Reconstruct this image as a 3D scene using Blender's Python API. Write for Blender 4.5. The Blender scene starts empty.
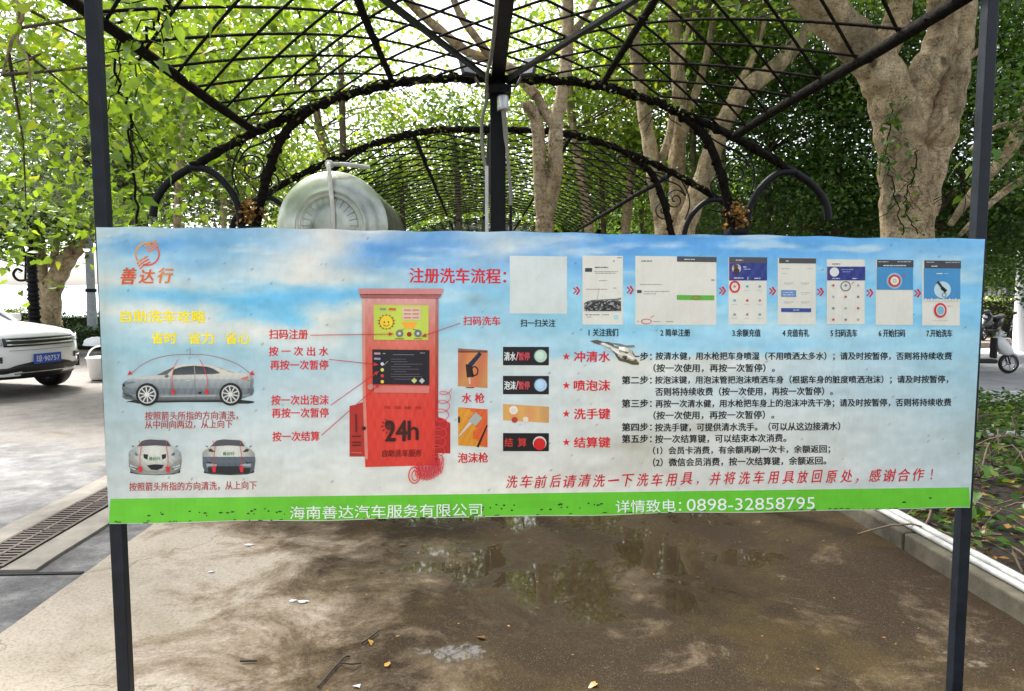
import bpy, bmesh, math, random
import numpy as np
from mathutils import Vector, Matrix, Euler
from mathutils.geometry import tessellate_polygon
random.seed(7); rng = np.random.default_rng(7)
PI = math.pi; R = math.radians
sc = bpy.context.scene; C = sc.collection

# ------------------------------------------------------------------ camera
EYE = Vector((0, 0, 1.5)); FPX = 740.0
cam_d = bpy.data.cameras.new('camera'); cam = bpy.data.objects.new('camera', cam_d); C.objects.link(cam)
cam.location = EYE; cam.rotation_euler = Euler((R(90 - 4.29), 0, R(-2.63)), 'XYZ')
cam_d.sensor_width = 36; cam_d.lens = FPX / 1024 * 36; cam_d.clip_end = 2000; cam_d.clip_start = .05
sc.camera = cam
CM = cam.rotation_euler.to_matrix()
def ray(px, py):
    return CM @ Vector(((px - 512) / FPX, -(py - 345.5) / FPX, -1))
def W(px, py, Y):
    """world point on the plane at depth Y seen at a pixel"""
    d = ray(px, py); return EYE + d * (Y / d.y)

# ------------------------------------------------------------------ helpers
def s2l(c):
    c = c / 255.0
    return c / 12.92 if c <= .04045 else ((c + .055) / 1.055) ** 2.4
def rgb(r, g, b, k=1.0): return (s2l(r) * k, s2l(g) * k, s2l(b) * k, 1)

OFF = {}
def meta(o, label=None, cat=None, group=None, kind=None):
    if label: o['label'] = label
    if cat: o['category'] = cat
    if group: o['group'] = group
    if kind: o['kind'] = kind
    return o
def thing(name, label, cat, loc=(0, 0, 0), rz=0, group=None):
    o = bpy.data.objects.new(name, None); C.objects.link(o); o.location = loc; o.rotation_euler = (0, 0, rz)
    o.empty_display_size = .2
    OFF[o.name] = Vector(loc) if abs(rz) < 1e-9 else None
    return meta(o, label, cat, group)
def link(name, me, mats, parent=None):
    o = bpy.data.objects.new(name, me); C.objects.link(o)
    for m in (mats if isinstance(mats, (list, tuple)) else [mats]): me.materials.append(m)
    if parent:
        o.parent = parent; OFF[o.name] = OFF.get(parent.name)
    else: OFF[o.name] = Vector((0, 0, 0))
    return o
def copy_tree(o, parent=None):
    c = o.copy(); C.objects.link(c); c.parent = parent
    for ch in list(o.children): copy_tree(ch, c)
    return c

class MB:
    """collects polygons; build() links them as one mesh"""
    def __init__(s): s.v = []; s.f = []; s.m = []; s.c = []; s.sm = []; s.cur = (1, 1, 1, 1); s.mat = 0; s.smooth = False
    def add(s, vs, fs, col=None, mat=None, smooth=None):
        b = len(s.v); s.v.extend([tuple(v) for v in vs])
        for f in fs:
            s.f.append(tuple(b + i for i in f)); s.m.append(s.mat if mat is None else mat)
            s.c.append(col or s.cur); s.sm.append(s.smooth if smooth is None else smooth)
        return s
    def box(s, c, d, rz=0, mat=None, M=None, bev=0):
        x, y, z = d[0] / 2, d[1] / 2, d[2] / 2
        if bev > 0:
            bm = bmesh.new(); bmesh.ops.create_cube(bm, size=1)
            bmesh.ops.scale(bm, vec=d, verts=bm.verts)
            bmesh.ops.bevel(bm, geom=list(bm.edges), offset=bev, segments=2, affect='EDGES', profile=.5)
            vs = [v.co.copy() for v in bm.verts]; bm.verts.index_update(); fs = [[v.index for v in f.verts] for f in bm.faces]; bm.free()
        else:
            vs = [Vector((i * x, j * y, k * z)) for k in (-1, 1) for j in (-1, 1) for i in (-1, 1)]
            fs = [(0, 2, 3, 1), (4, 5, 7, 6), (0, 1, 5, 4), (2, 6, 7, 3), (0, 4, 6, 2), (1, 3, 7, 5)]
        Rm = Matrix.Rotation(rz, 3, 'Z') if M is None else M
        return s.add([Rm @ v + Vector(c) for v in vs], fs, mat=mat)
    def bar(s, a, b, w, h=None, mat=None, twist=0):
        """square tube from a to b"""
        a = Vector(a); b = Vector(b); h = h or w; d = (b - a)
        q = d.to_track_quat('Z', 'Y').to_matrix() @ Matrix.Rotation(twist, 3, 'Z')
        vs = [q @ Vector((i * w / 2, j * h / 2, 0)) + p for p in (a, b) for j in (-1, 1) for i in (-1, 1)]
        return s.add(vs, [(0, 2, 3, 1), (4, 5, 7, 6), (0, 1, 5, 4), (2, 6, 7, 3), (0, 4, 6, 2), (1, 3, 7, 5)], mat=mat)
    def tube(s, pts, rad, n=8, mat=None, cap=True, smooth=True, bump=0, col=None):
        pts = [Vector(p) for p in pts]; m = len(pts)
        rad = list(rad) if hasattr(rad, '__len__') else [rad] * m
        t = [(pts[min(i + 1, m - 1)] - pts[max(i - 1, 0)]).normalized() for i in range(m)]
        up = Vector((0, 0, 1)) if abs(t[0].z) < .9 else Vector((1, 0, 0))
        nx = t[0].cross(up).normalized(); vs = []
        for i in range(m):
            nx = (nx - t[i] * nx.dot(t[i])).normalized(); ny = t[i].cross(nx)
            for k in range(n):
                a = 2 * PI * k / n; r = rad[i] * (1 + (random.uniform(-bump, bump) if bump else 0))
                vs.append(pts[i] + (nx * math.cos(a) + ny * math.sin(a)) * r)
        fs = [(i * n + k, i * n + (k + 1) % n, (i + 1) * n + (k + 1) % n, (i + 1) * n + k) for i in range(m - 1) for k in range(n)]
        s.add(vs, fs, mat=mat, smooth=smooth, col=col)
        if cap:
            s.add(vs[:n], [tuple(range(n))[::-1]], mat=mat, col=col); s.add(vs[-n:], [tuple(range(n))], mat=mat, col=col)
        return s
    def lathe(s, prof, c=(0, 0, 0), n=24, M=None, mat=None, smooth=True):
        """prof [(r,z)]"""
        M = M or Matrix.Identity(3); c = Vector(c); vs = []
        for r, z in prof:
            for k in range(n):
                a = 2 * PI * k / n; vs.append(M @ Vector((r * math.cos(a), r * math.sin(a), z)) + c)
        fs = [(i * n + k, i * n + (k + 1) % n, (i + 1) * n + (k + 1) % n, (i + 1) * n + k) for i in range(len(prof) - 1) for k in range(n)]
        return s.add(vs, fs, mat=mat, smooth=smooth)
    def build(s, name, mats, parent=None, local=False, kind=None):
        off = Vector((0, 0, 0))
        if parent is not None and not local:
            off = OFF.get(parent.name) or Vector((0, 0, 0))
        me = bpy.data.meshes.new(name)
        me.from_pydata([(v[0] - off.x, v[1] - off.y, v[2] - off.z) for v in s.v], [], s.f)
        me.polygons.foreach_set('material_index', s.m); me.polygons.foreach_set('use_smooth', s.sm)
        if any(c != (1, 1, 1, 1) for c in s.c):
            at = me.color_attributes.new('col', 'FLOAT_COLOR', 'CORNER'); arr = []
            for f, c in zip(s.f, s.c): arr.extend(list(c) * len(f))
            at.data.foreach_set('color', arr)
        me.update()
        o = link(name, me, mats, parent)
        if kind: o['kind'] = kind
        return o

def catmull(P, k=6):
    P = [tuple(p) for p in P]; out = []
    Q = [P[0]] + P + [P[-1]]
    for i in range(1, len(Q) - 2):
        p0, p1, p2, p3 = (np.array(q, float) for q in Q[i - 1:i + 3])
        for j in range(k):
            t = j / k
            out.append(tuple(.5 * ((2 * p1) + (-p0 + p2) * t + (2 * p0 - 5 * p1 + 4 * p2 - p3) * t * t + (-p0 + 3 * p1 - 3 * p2 + p3) * t ** 3)))
    out.append(P[-1]); return out

# ------------------------------------------------------------------ materials
class N:
    def __init__(s, name):
        s.m = bpy.data.materials.new(name); s.m.use_nodes = True; s.t = s.m.node_tree; s.t.nodes.clear()
        s.out = s.new('ShaderNodeOutputMaterial')
    def new(s, typ, **kw):
        n = s.t.nodes.new(typ)
        for k, v in kw.items():
            if k.startswith('i_'): n.inputs[k[2:].replace('_', ' ')].default_value = v
            else: setattr(n, k, v)
        return n
    def l(s, a, b): s.t.links.new(a, b)
    def coord(s, scale=(1, 1, 1), kind='Object'):
        tc = s.new('ShaderNodeTexCoord'); mp = s.new('ShaderNodeMapping'); mp.inputs['Scale'].default_value = scale
        s.l(tc.outputs[kind], mp.inputs['Vector']); return mp.outputs[0]
    def noise(s, vec, scale, detail=5, rough=.6, dist=0):
        n = s.new('ShaderNodeTexNoise'); n.inputs['Scale'].default_value = scale; n.inputs['Detail'].default_value = detail
        n.inputs['Roughness'].default_value = rough; n.inputs['Distortion'].default_value = dist
        if vec is not None: s.l(vec, n.inputs['Vector'])
        return n.outputs['Fac']
    def ramp(s, fac, stops, interp='LINEAR'):
        r = s.new('ShaderNodeValToRGB'); r.color_ramp.interpolation = interp; e = r.color_ramp.elements
        while len(e) < len(stops): e.new(.5)
        for q, (p, c) in zip(e, stops):
            q.position = p; q.color = c if hasattr(c, '__len__') else (c, c, c, 1)
        s.l(fac, r.inputs[0]); return r.outputs[0]
    def mix(s, fac, a, b, typ='MIX'):
        n = s.new('ShaderNodeMix', data_type='RGBA', blend_type=typ)
        if isinstance(fac, (int, float)): n.inputs[0].default_value = fac
        else: s.l(fac, n.inputs[0])
        for q, i in ((a, 6), (b, 7)):
            if hasattr(q, '__len__'): n.inputs[i].default_value = q
            else: s.l(q, n.inputs[i])
        return n.outputs[2]
    def math(s, op, a, b=0):
        n = s.new('ShaderNodeMath', operation=op)
        for q, i in ((a, 0), (b, 1)):
            if isinstance(q, (int, float)): n.inputs[i].default_value = q
            else: s.l(q, n.inputs[i])
        return n.outputs[0]
    def bsdf(s, col, rough=.6, metal=0, bump=None, bs=.3, bd=.01, spec=.5, coat=0):
        p = s.new('ShaderNodeBsdfPrincipled')
        for q, k in ((col, 'Base Color'), (rough, 'Roughness'), (metal, 'Metallic')):
            if isinstance(q, (int, float, tuple)): p.inputs[k].default_value = q
            else: s.l(q, p.inputs[k])
        p.inputs['Specular IOR Level'].default_value = spec; p.inputs['Coat Weight'].default_value = coat
        if bump is not None:
            b = s.new('ShaderNodeBump'); b.inputs['Strength'].default_value = bs; b.inputs['Distance'].default_value = bd
            s.l(bump, b.inputs['Height']); s.l(b.outputs[0], p.inputs['Normal'])
        s.l(p.outputs[0], s.out.inputs[0]); s.p = p; return s.m

def simple(name, c, rough=.5, metal=0, var=.25, scale=12, bump=.1, coat=0, spec=.5):
    n = N(name); v = n.coord(); f = n.noise(v, scale, 5)
    c = tuple(c[:3])
    lo = tuple(x * (1 - var) for x in c) + (1,); hi = tuple(min(1, x * (1 + var * .6)) for x in c) + (1,)
    col = n.ramp(f, [(.3, lo), (.7, hi)]); f2 = n.noise(v, scale * 6, 3)
    rr = n.math('ADD', n.math('MULTIPLY', f, .2), rough - .1)
    return n.bsdf(col, rr, metal, f2, bump, .004, coat=coat, spec=spec)

def attr_mat(name, rough=.45, spec=.4):
    """printed vinyl: ink colour from the mesh, weathering on top"""
    n = N(name); a = n.new('ShaderNodeAttribute', attribute_name='col'); v = n.coord()
    f = n.noise(v, 9, 8, .7); g = n.noise(v, 160, 3, .6); h = n.noise(v, 2.2, 6, .65)
    d = n.ramp(f, [(.36, rgb(222, 222, 214)), (.60, (1, 1, 1, 1))])
    c = n.mix(.30, a.outputs['Color'], d, 'MULTIPLY')
    d2 = n.ramp(h, [(.34, rgb(205, 196, 178)), (.5, (1, 1, 1, 1))]); c = n.mix(.22, c, d2, 'MULTIPLY')
    sp = n.ramp(g, [(.66, (1, 1, 1, 1)), (.72, rgb(150, 150, 146))]); c = n.mix(.35, c, sp, 'MULTIPLY')
    vz = n.coord((14, 1, 1.2)); st = n.ramp(n.noise(vz, 5, 4), [(.35, rgb(226, 230, 226)), (.55, (1, 1, 1, 1))]); c = n.mix(.12, c, st, 'MULTIPLY')
    c = n.mix(1.0, c, (1.24, 1.24, 1.21, 1), 'MULTIPLY')
    cr = n.noise(n.coord((2.2, 1, .5)), 1.6, 3, .5, 1.5)
    return n.bsdf(c, rough, 0, n.math('ADD', n.math('MULTIPLY', cr, 6), n.math('MULTIPLY', f, .5)), .25, .008, spec=spec)

def leaf_mat(name, dark, light, trans=.45, gloss=.06, warm=None):
    n = N(name); a = n.new('ShaderNodeAttribute', attribute_name='tint')
    stops = [(0, dark), (.75, light)]
    if warm: stops.append((1.0, warm))
    col = n.ramp(a.outputs['Fac'], stops)
    d = n.new('ShaderNodeBsdfDiffuse'); t = n.new('ShaderNodeBsdfTranslucent'); g = n.new('ShaderNodeBsdfGlossy')
    g.inputs['Roughness'].default_value = .35; g.inputs['Color'].default_value = (.8, .85, .8, 1)
    n.l(col, d.inputs['Color'])
    tc = n.mix(1.0, col, (1.25, 1.15, .55, 1), 'MULTIPLY'); n.l(tc, t.inputs['Color'])
    m1 = n.new('ShaderNodeMixShader'); m1.inputs[0].default_value = trans; n.l(d.outputs[0], m1.inputs[1]); n.l(t.outputs[0], m1.inputs[2])
    m2 = n.new('ShaderNodeMixShader'); m2.inputs[0].default_value = gloss; n.l(m1.outputs[0], m2.inputs[1]); n.l(g.outputs[0], m2.inputs[2])
    n.l(m2.outputs[0], n.out.inputs[0]); return n.m

M = {}
M['iron'] = simple('black painted iron', (.004, .0045, .0055), .5, .0, .5, 20, .35, spec=.2)
def viney():
    n = N('iron wound with dead vine'); v = n.coord(); f = n.noise(v, 38, 6, .7)
    c = n.ramp(f, [(.4, (.005, .005, .005, 1)), (.64, (.018, .013, .008, 1)), (.78, (.07, .05, .03, 1))])
    return n.bsdf(c, .9, 0, f, .9, .02, spec=.08)
M['viney'] = viney()
M['post'] = simple('dark blue grey painted steel', (.011, .016, .024), .5, 0, .5, 14, .25, spec=.3)
M['printed'] = attr_mat('weathered printed vinyl')
M['steel_edge'] = simple('galvanised edge', (.4, .42, .42), .5, .4)
def bark(name, a, b, c, green=.25):
    n = N(name); v = n.coord(); f = n.noise(v, 3.2, 9, .72, .6); g = n.noise(n.coord((1, 1, 5)), 9, 7, .7); h = n.noise(v, 1.7, 5, .7); fine = n.noise(v, 55, 7, .8)
    col = n.ramp(f, [(.32, a), (.5, b), (.66, c)])
    col = n.mix(.5, col, n.ramp(g, [(.35, (.42, .36, .29, 1)), (.52, (1, 1, 1, 1))]), 'MULTIPLY')
    col = n.mix(.7, col, n.ramp(fine, [(.36, (.5, .47, .42, 1)), (.52, (1, 1, 1, 1)), (.66, (1.2, 1.2, 1.2, 1))]), 'MULTIPLY')
    col = n.mix(n.math('MULTIPLY', n.ramp(h, [(.50, 0), (.64, 1)]), green), col, (.085, .085, .035, 1))
    st = n.noise(n.coord((1, 1, .25)), 2.6, 6, .7); col = n.mix(n.math('MULTIPLY', n.ramp(st, [(.50, 0), (.60, 1)]), .62), col, (.13, .115, .075, 1))
    kn = n.new('ShaderNodeTexVoronoi'); kn.inputs['Scale'].default_value = 3.1; n.l(n.coord((1, 1, .7)), kn.inputs['Vector'])
    col = n.mix(n.math('MULTIPLY', n.ramp(kn.outputs['Distance'], [(.09, 1), (.15, 0)]), .85), col, (.07, .05, .03, 1))
    mv = n.new('ShaderNodeVectorMath', operation='ADD'); nn = n.new('ShaderNodeTexNoise'); nn.inputs['Scale'].default_value = 5; nn.inputs['Detail'].default_value = 5; n.l(v, nn.inputs['Vector']); n.l(n.coord((1, 1, .3)), mv.inputs[0]); n.l(nn.outputs['Color'], mv.inputs[1])
    lc = n.new('ShaderNodeTexVoronoi', feature='DISTANCE_TO_EDGE'); lc.inputs['Scale'].default_value = 3.4; n.l(mv.outputs[0], lc.inputs['Vector'])
    col = n.mix(.75, col, n.ramp(lc.outputs['Distance'], [(0, (.2, .15, .1, 1)), (.035, (1, 1, 1, 1))]), 'MULTIPLY')
    blot = n.noise(v, 7, 8, .75, .4); col = n.mix(.8, col, n.ramp(blot, [(.36, (.42, .38, .30, 1)), (.48, (1, 1, 1, 1)), (.66, (1.12, 1.12, 1.1, 1))]), 'MULTIPLY')
    return n.bsdf(col, .85, 0, n.mix(.5, n.mix(.5, f, g), fine), 1.0, .05, spec=.2)
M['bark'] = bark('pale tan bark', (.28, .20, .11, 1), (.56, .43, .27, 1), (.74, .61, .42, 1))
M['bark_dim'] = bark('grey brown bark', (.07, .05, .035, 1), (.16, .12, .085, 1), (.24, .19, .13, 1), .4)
# ------------------------------------------------------------------ foliage
def leaves(name, pos, size, mat, parent=None, tint=None, axis=None, up=.5, wid=.62, fold=.25, heart=False, kind=None):
    """pos (N,3) world, size (N,) -> one mesh of folded leaf blades"""
    pos = np.asarray(pos, float); n = len(pos); size = np.broadcast_to(np.asarray(size, float), (n,))
    off = Vector((0, 0, 0))
    if parent is not None: off = OFF.get(parent.name) or off
    nr = rng.normal(size=(n, 3)); nr[:, 2] = np.abs(nr[:, 2]) * (1 + up) + up; nr /= np.linalg.norm(nr, axis=1)[:, None]
    ax = rng.normal(size=(n, 3)); ax[:, 2] -= .5
    if axis is not None: ax = ax * .5 + axis
    ax -= nr * (ax * nr).sum(1)[:, None]; ax /= np.linalg.norm(ax, axis=1)[:, None] + 1e-9
    sd = np.cross(nr, ax); s = size[:, None]; w = wid * .5
    if not heart:
        b = pos; l = pos + ax * s * .42 + sd * s * w + nr * s * fold * w; t = pos + ax * s; r = pos + ax * s * .42 - sd * s * w + nr * s * fold * w
        V = np.stack([b, l, t, r], 1).reshape(-1, 3); k = 4
        F = np.array([[0, 3, 2], [0, 2, 1]])
    else:
        dr = -nr * s * .12
        b = pos; l1 = pos - ax * s * .07 + sd * s * w * .62 + nr * s * fold * w * .6; l2 = pos + ax * s * .28 + sd * s * w * 1.05 + nr * s * fold * w
        l3 = pos + ax * s * .66 + sd * s * w * .5 + dr * .4; t = pos + ax * s * 1.05 + dr
        r1 = pos - ax * s * .07 - sd * s * w * .62 + nr * s * fold * w * .6; r2 = pos + ax * s * .28 - sd * s * w * 1.05 + nr * s * fold * w; r3 = pos + ax * s * .66 - sd * s * w * .5 + dr * .4
        mid = pos + ax * s * .5
        V = np.stack([b, l1, l2, l3, t, r3, r2, r1, mid], 1).reshape(-1, 3); k = 9
        F = np.array([[0, 2, 1], [0, 8, 2], [8, 3, 2], [8, 4, 3], [0, 7, 6], [0, 6, 8], [8, 6, 5], [8, 5, 4]])
    V -= np.array(off)
    nf = len(F); faces = (F[None] + (np.arange(n) * k)[:, None, None]).reshape(-1, 3)
    me = bpy.data.meshes.new(name); me.vertices.add(len(V)); me.vertices.foreach_set('co', V.ravel())
    me.loops.add(faces.size); me.loops.foreach_set('vertex_index', faces.ravel().astype(np.int32))
    me.polygons.add(len(faces)); me.polygons.foreach_set('loop_start', np.arange(0, faces.size, 3, dtype=np.int32))
    try: me.polygons.foreach_set('loop_total', np.full(len(faces), 3, dtype=np.int32))
    except Exception: pass
    if tint is None: tint = rng.random(n)
    at = me.attributes.new('tint', 'FLOAT', 'FACE'); at.data.foreach_set('value', np.repeat(np.clip(tint, 0, 1), nf).astype(np.float32))
    me.update(calc_edges=True)
    o = link(name, me, mat, parent)
    if kind: o['kind'] = kind
    return o

def clump_points(cents, n, rad, flat=.6):
    """n leaves round each centre"""
    cents = np.asarray(cents, float); m = len(cents)
    p = rng.normal(size=(m, n, 3)); rr = rng.uniform(.6, 1.3, (m, 1, 1)) * rad
    p *= rr; p[:, :, 2] *= flat
    t = np.broadcast_to(rng.random((m, 1)) * .6, (m, n)) + rng.random((m, n)) * .4
    return (cents[:, None] + p).reshape(-1, 3), t.reshape(-1)
def ellip(c, r, n, shell=.35):
    """clump centres through an ellipsoid, a little denser outside"""
    d = rng.normal(size=(n, 3)); d /= np.linalg.norm(d, axis=1)[:, None]
    q = rng.random(n) ** shell
    return np.array(c)[None] + d * q[:, None] * np.array(r)[None]
def box_pts(lo, hi, n): return np.array(lo) + rng.random((n, 3)) * (np.array(hi) - np.array(lo))

def limb(mb, pts, r0, r1, k=5, n=10, bump=.06):
    big = r0 > .1; P = catmull(pts, k * 2 if big else k); n = 30 if big else n; m = len(P)
    rad = [(r0 + (r1 - r0) * (i / (m - 1)) ** .9) * (1 + .05 * math.sin(i * (.85 if big else 1.7) + r0 * 90)) for i in range(m)]
    b = len(mb.v); mb.tube(P, rad, n, bump=0 if big else bump)
    if big:      # flutes, bumps and scars of an old trunk
        s0 = r0 * 31
        for i in range(m):
            for q in range(n):
                j = b + i * n + q; a = 2 * PI * q / n; c = np.array(P[i]); v = np.array(mb.v[j]); x, y = math.cos(a) * 1.6 + 5, math.sin(a) * 1.6 + 5
                d = .10 * (float(fbm(np.array(x + s0), np.array(y + i * .10), 3, 3)) - .5) + .09 * (float(fbm(np.array(x * 3 + s0), np.array(y * 3 + i * .45), 5, 3)) - .5) + .03 * math.sin(3 * a + i * .12) + random.uniform(-.008, .008)
                mb.v[j] = tuple(c + (v - c) * (1 + d * 1.5))
def twigs(mb, cents, src, r=.012, share=.5):
    """thin branches from the nearest limb point to the clumps"""
    src = np.array([tuple(s) for s in src], float)
    for c in cents:
        if random.random() > share: continue
        d = np.linalg.norm(src - c, axis=1); a = src[int(np.argmin(d + rng.random(len(src)) * .8))]
        mid = (a + c) / 2 + rng.normal(size=3) * .15 + np.array([0, 0, .1])
        mb.tube([a, mid, c], [r * 2.2, r * 1.4, r * .5], 4, cap=False)
# ------------------------------------------------------------------ the information board
def ray_at_depth(px, py, d):
    r = ray(px, py); fw = CM @ Vector((0, 0, -1)); return EYE + r * (d / r.dot(fw))
_a = ray_at_depth(102, 375, 2.33); _b = ray_at_depth(977, 373, 2.58)
BDIR = Vector((_b.x - _a.x, _b.y - _a.y, 0)).normalized(); BYAW = math.atan2(BDIR.y, BDIR.x); BN = Vector((BDIR.y, -BDIR.x, 0))  # towards the viewer
BO = Vector((_a.x, _a.y, 0))
def B(px, py, back=0.0):
    """point of the printed face seen at a photo pixel, in the board's own (s, z)"""
    o = BO - BN * back; r = ray(px, py); t = (o - EYE).dot(BN) / r.dot(BN); p = EYE + r * t
    return ((p - o).dot(BDIR), p.z)
board = thing('information_board', 'long printed car wash instruction board of sky and clouds on two dark posts', 'sign', tuple(BO), BYAW)
def slope(y): return .0146 - .0332 * (y - 226) / 298

_tc = {}
def glyphs(txt, bold=0.0, shear=0.0, res=3):
    bold = 0.0; key = (txt, shear, res)
    if key in _tc: return _tc[key]
    cu = bpy.data.curves.new('lettering', 'FONT'); cu.body = txt; cu.size = 1; cu.offset = bold; cu.shear = shear
    cu.resolution_u = res; cu.fill_mode = 'FRONT' if hasattr(cu, 'fill_mode') else cu.fill_mode
    ob = bpy.data.objects.new('lettering', cu); C.objects.link(ob); bpy.context.view_layer.update()
    me = bpy.data.meshes.new_from_object(ob.evaluated_get(bpy.context.evaluated_depsgraph_get()))
    vs = [(v.co.x, v.co.y) for v in me.vertices]; fs = [tuple(p.vertices) for p in me.polygons]
    bpy.data.objects.remove(ob); bpy.data.curves.remove(cu); bpy.data.meshes.remove(me)
    _tc[key] = (vs, fs); return vs, fs

class Print(MB):
    """ink on the board; every coordinate is mapped to the board's own plane"""
    def lay(s, L): s.L = L; return s
    L = 1
    def P(s, x, y):
        u, z = B(x, y); return (u, -.0008 * s.L, z)
    def poly(s, pts, col):
        vs = [s.P(x, y) for x, y in pts]
        tri = tessellate_polygon([[Vector((x, -y, 0)) for x, y in pts]])
        fs = []
        for t in tri:
            a, b, c = (pts[i] for i in t)
            if (b[0] - a[0]) * (c[1] - a[1]) - (b[1] - a[1]) * (c[0] - a[0]) > 0: t = t[::-1]
            fs.append(t)
        s.add(vs, fs, rgb(*col)); return s
    def rect(s, x0, y0, x1, y1, col):
        xm = (x0 + x1) / 2; f = lambda x, y: (x, y + slope(y) * (x - xm)); return s.poly([f(x0, y0), f(x1, y0), f(x1, y1), f(x0, y1)], col)
    def disc(s, x, y, r, col, ry=None, n=28):
        ry = ry or r; return s.poly([(x + r * math.cos(2 * PI * k / n), y + ry * math.sin(2 * PI * k / n)) for k in range(n)], col)
    def ring(s, x, y, r, w, col, ry=None, n=32, a0=0, a1=2 * PI):
        ry = ry or r; return s.line([(x + r * math.cos(a0 + (a1 - a0) * k / n), y + ry * math.sin(a0 + (a1 - a0) * k / n)) for k in range(n + 1)], w, col)
    def line(s, pts, w, col, w1=None):
        w1 = w if w1 is None else w1; m = len(pts); L = []; Rr = []
        for i, (x, y) in enumerate(pts):
            a = pts[max(i - 1, 0)]; b = pts[min(i + 1, m - 1)]; dx, dy = b[0] - a[0], b[1] - a[1]; d = math.hypot(dx, dy) or 1
            ww = (w + (w1 - w) * i / (m - 1)) / 2; L.append((x - dy / d * ww, y + dx / d * ww)); Rr.append((x + dy / d * ww, y - dx / d * ww))
        vs = [s.P(*p) for p in L + Rr]
        s.add(vs, [(i, i + 1, m + i + 1, m + i) for i in range(m - 1)], rgb(*col)); return s
    def arrow(s, a, b, w, col, hl=5, hw=4):
        d = math.hypot(b[0] - a[0], b[1] - a[1]); ux, uy = (b[0] - a[0]) / d, (b[1] - a[1]) / d
        e = (b[0] - ux * hl, b[1] - uy * hl); s.line([a, e], w, col)
        return s.poly([b, (e[0] - uy * hw / 2, e[1] + ux * hw / 2), (e[0] + uy * hw / 2, e[1] - ux * hw / 2)], col)
    def fill(s, pts, fn, dx=2.0, dy=1.0):
        """scan-line fill whose colour varies over the shape"""
        ys = [p[1] for p in pts]; y = min(ys); n = max(1, int(math.ceil((max(ys) - y) / dy))); h = (max(ys) - y) / n
        def cuts(yy):
            xs = []
            for (x0, y0), (x1, y1) in zip(pts, pts[1:] + pts[:1]):
                if (y0 <= yy) != (y1 <= yy): xs.append(x0 + (yy - y0) / (y1 - y0) * (x1 - x0))
            return sorted(xs)
        for i in range(n):
            ym = y + (i + .5) * h; xs = cuts(ym); ta = cuts(y + i * h + 1e-3); tb = cuts(y + (i + 1) * h - 1e-3)
            if len(ta) != len(xs): ta = xs
            if len(tb) != len(xs): tb = xs
            for j in range(0, len(xs) - 1, 2):
                k = max(1, int((xs[j + 1] - xs[j]) / dx))
                for q in range(k):
                    f0, f1 = q / k, (q + 1) / k
                    X = lambda t, f: t[j] + (t[j + 1] - t[j]) * f
                    vs = [s.P(X(tb, f0), y + (i + 1) * h), s.P(X(tb, f1), y + (i + 1) * h), s.P(X(ta, f1), y + i * h), s.P(X(ta, f0), y + i * h)]
                    s.add(vs, [(0, 1, 2, 3)], rgb(*fn((X(xs, f0) + X(xs, f1)) / 2, ym)))
        return s
    def text(s, txt, x0, x1, yc, h, col, bold=.012, shear=0, slant=0, fn=None, fullh=True, res=3):
        vs, fs = glyphs(txt, 0, shear, res)
        if not vs: return s
        xs = [v[0] for v in vs]; ys = [v[1] for v in vs]; a, b, c, d = min(xs), max(xs), min(ys), max(ys)
        if fullh: c, d = min(c, -.08), max(d, .80)
        xm = (x0 + x1) / 2; sl = slope(yc) + slant; out = []; col_ = []
        for x, y in vs:
            X = x0 + (x - a) / (b - a) * (x1 - x0); Y = yc + sl * (X - xm) - ((y - c) / (d - c) - .5) * h; out.append((X, Y))
        e = bold * h * .9
        if e > .05:      # heavier weight: the same strokes laid again a hair to each side
            L0 = s.L
            for q, (ox, oy) in enumerate(((e, 0), (-e, 0), (0, e * .6), (0, -e * .6))):
                s.L = L0 + .12 * (q + 1); s.add([s.P(x + ox, y + oy) for x, y in out], fs, rgb(*(fn(x0, yc) if fn else col)))
            s.L = L0
        vv = [s.P(*p) for p in out]
        if fn is None: s.add(vv, fs, rgb(*col))
        else:
            for f in fs: s.add([vv[i] for i in f], [tuple(range(len(f)))], rgb(*fn(*out[f[0]])))
        return s
    def done(s, name, parent, kind=None): return s.build(name, M['printed'], parent, local=True, kind=kind)

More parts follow.
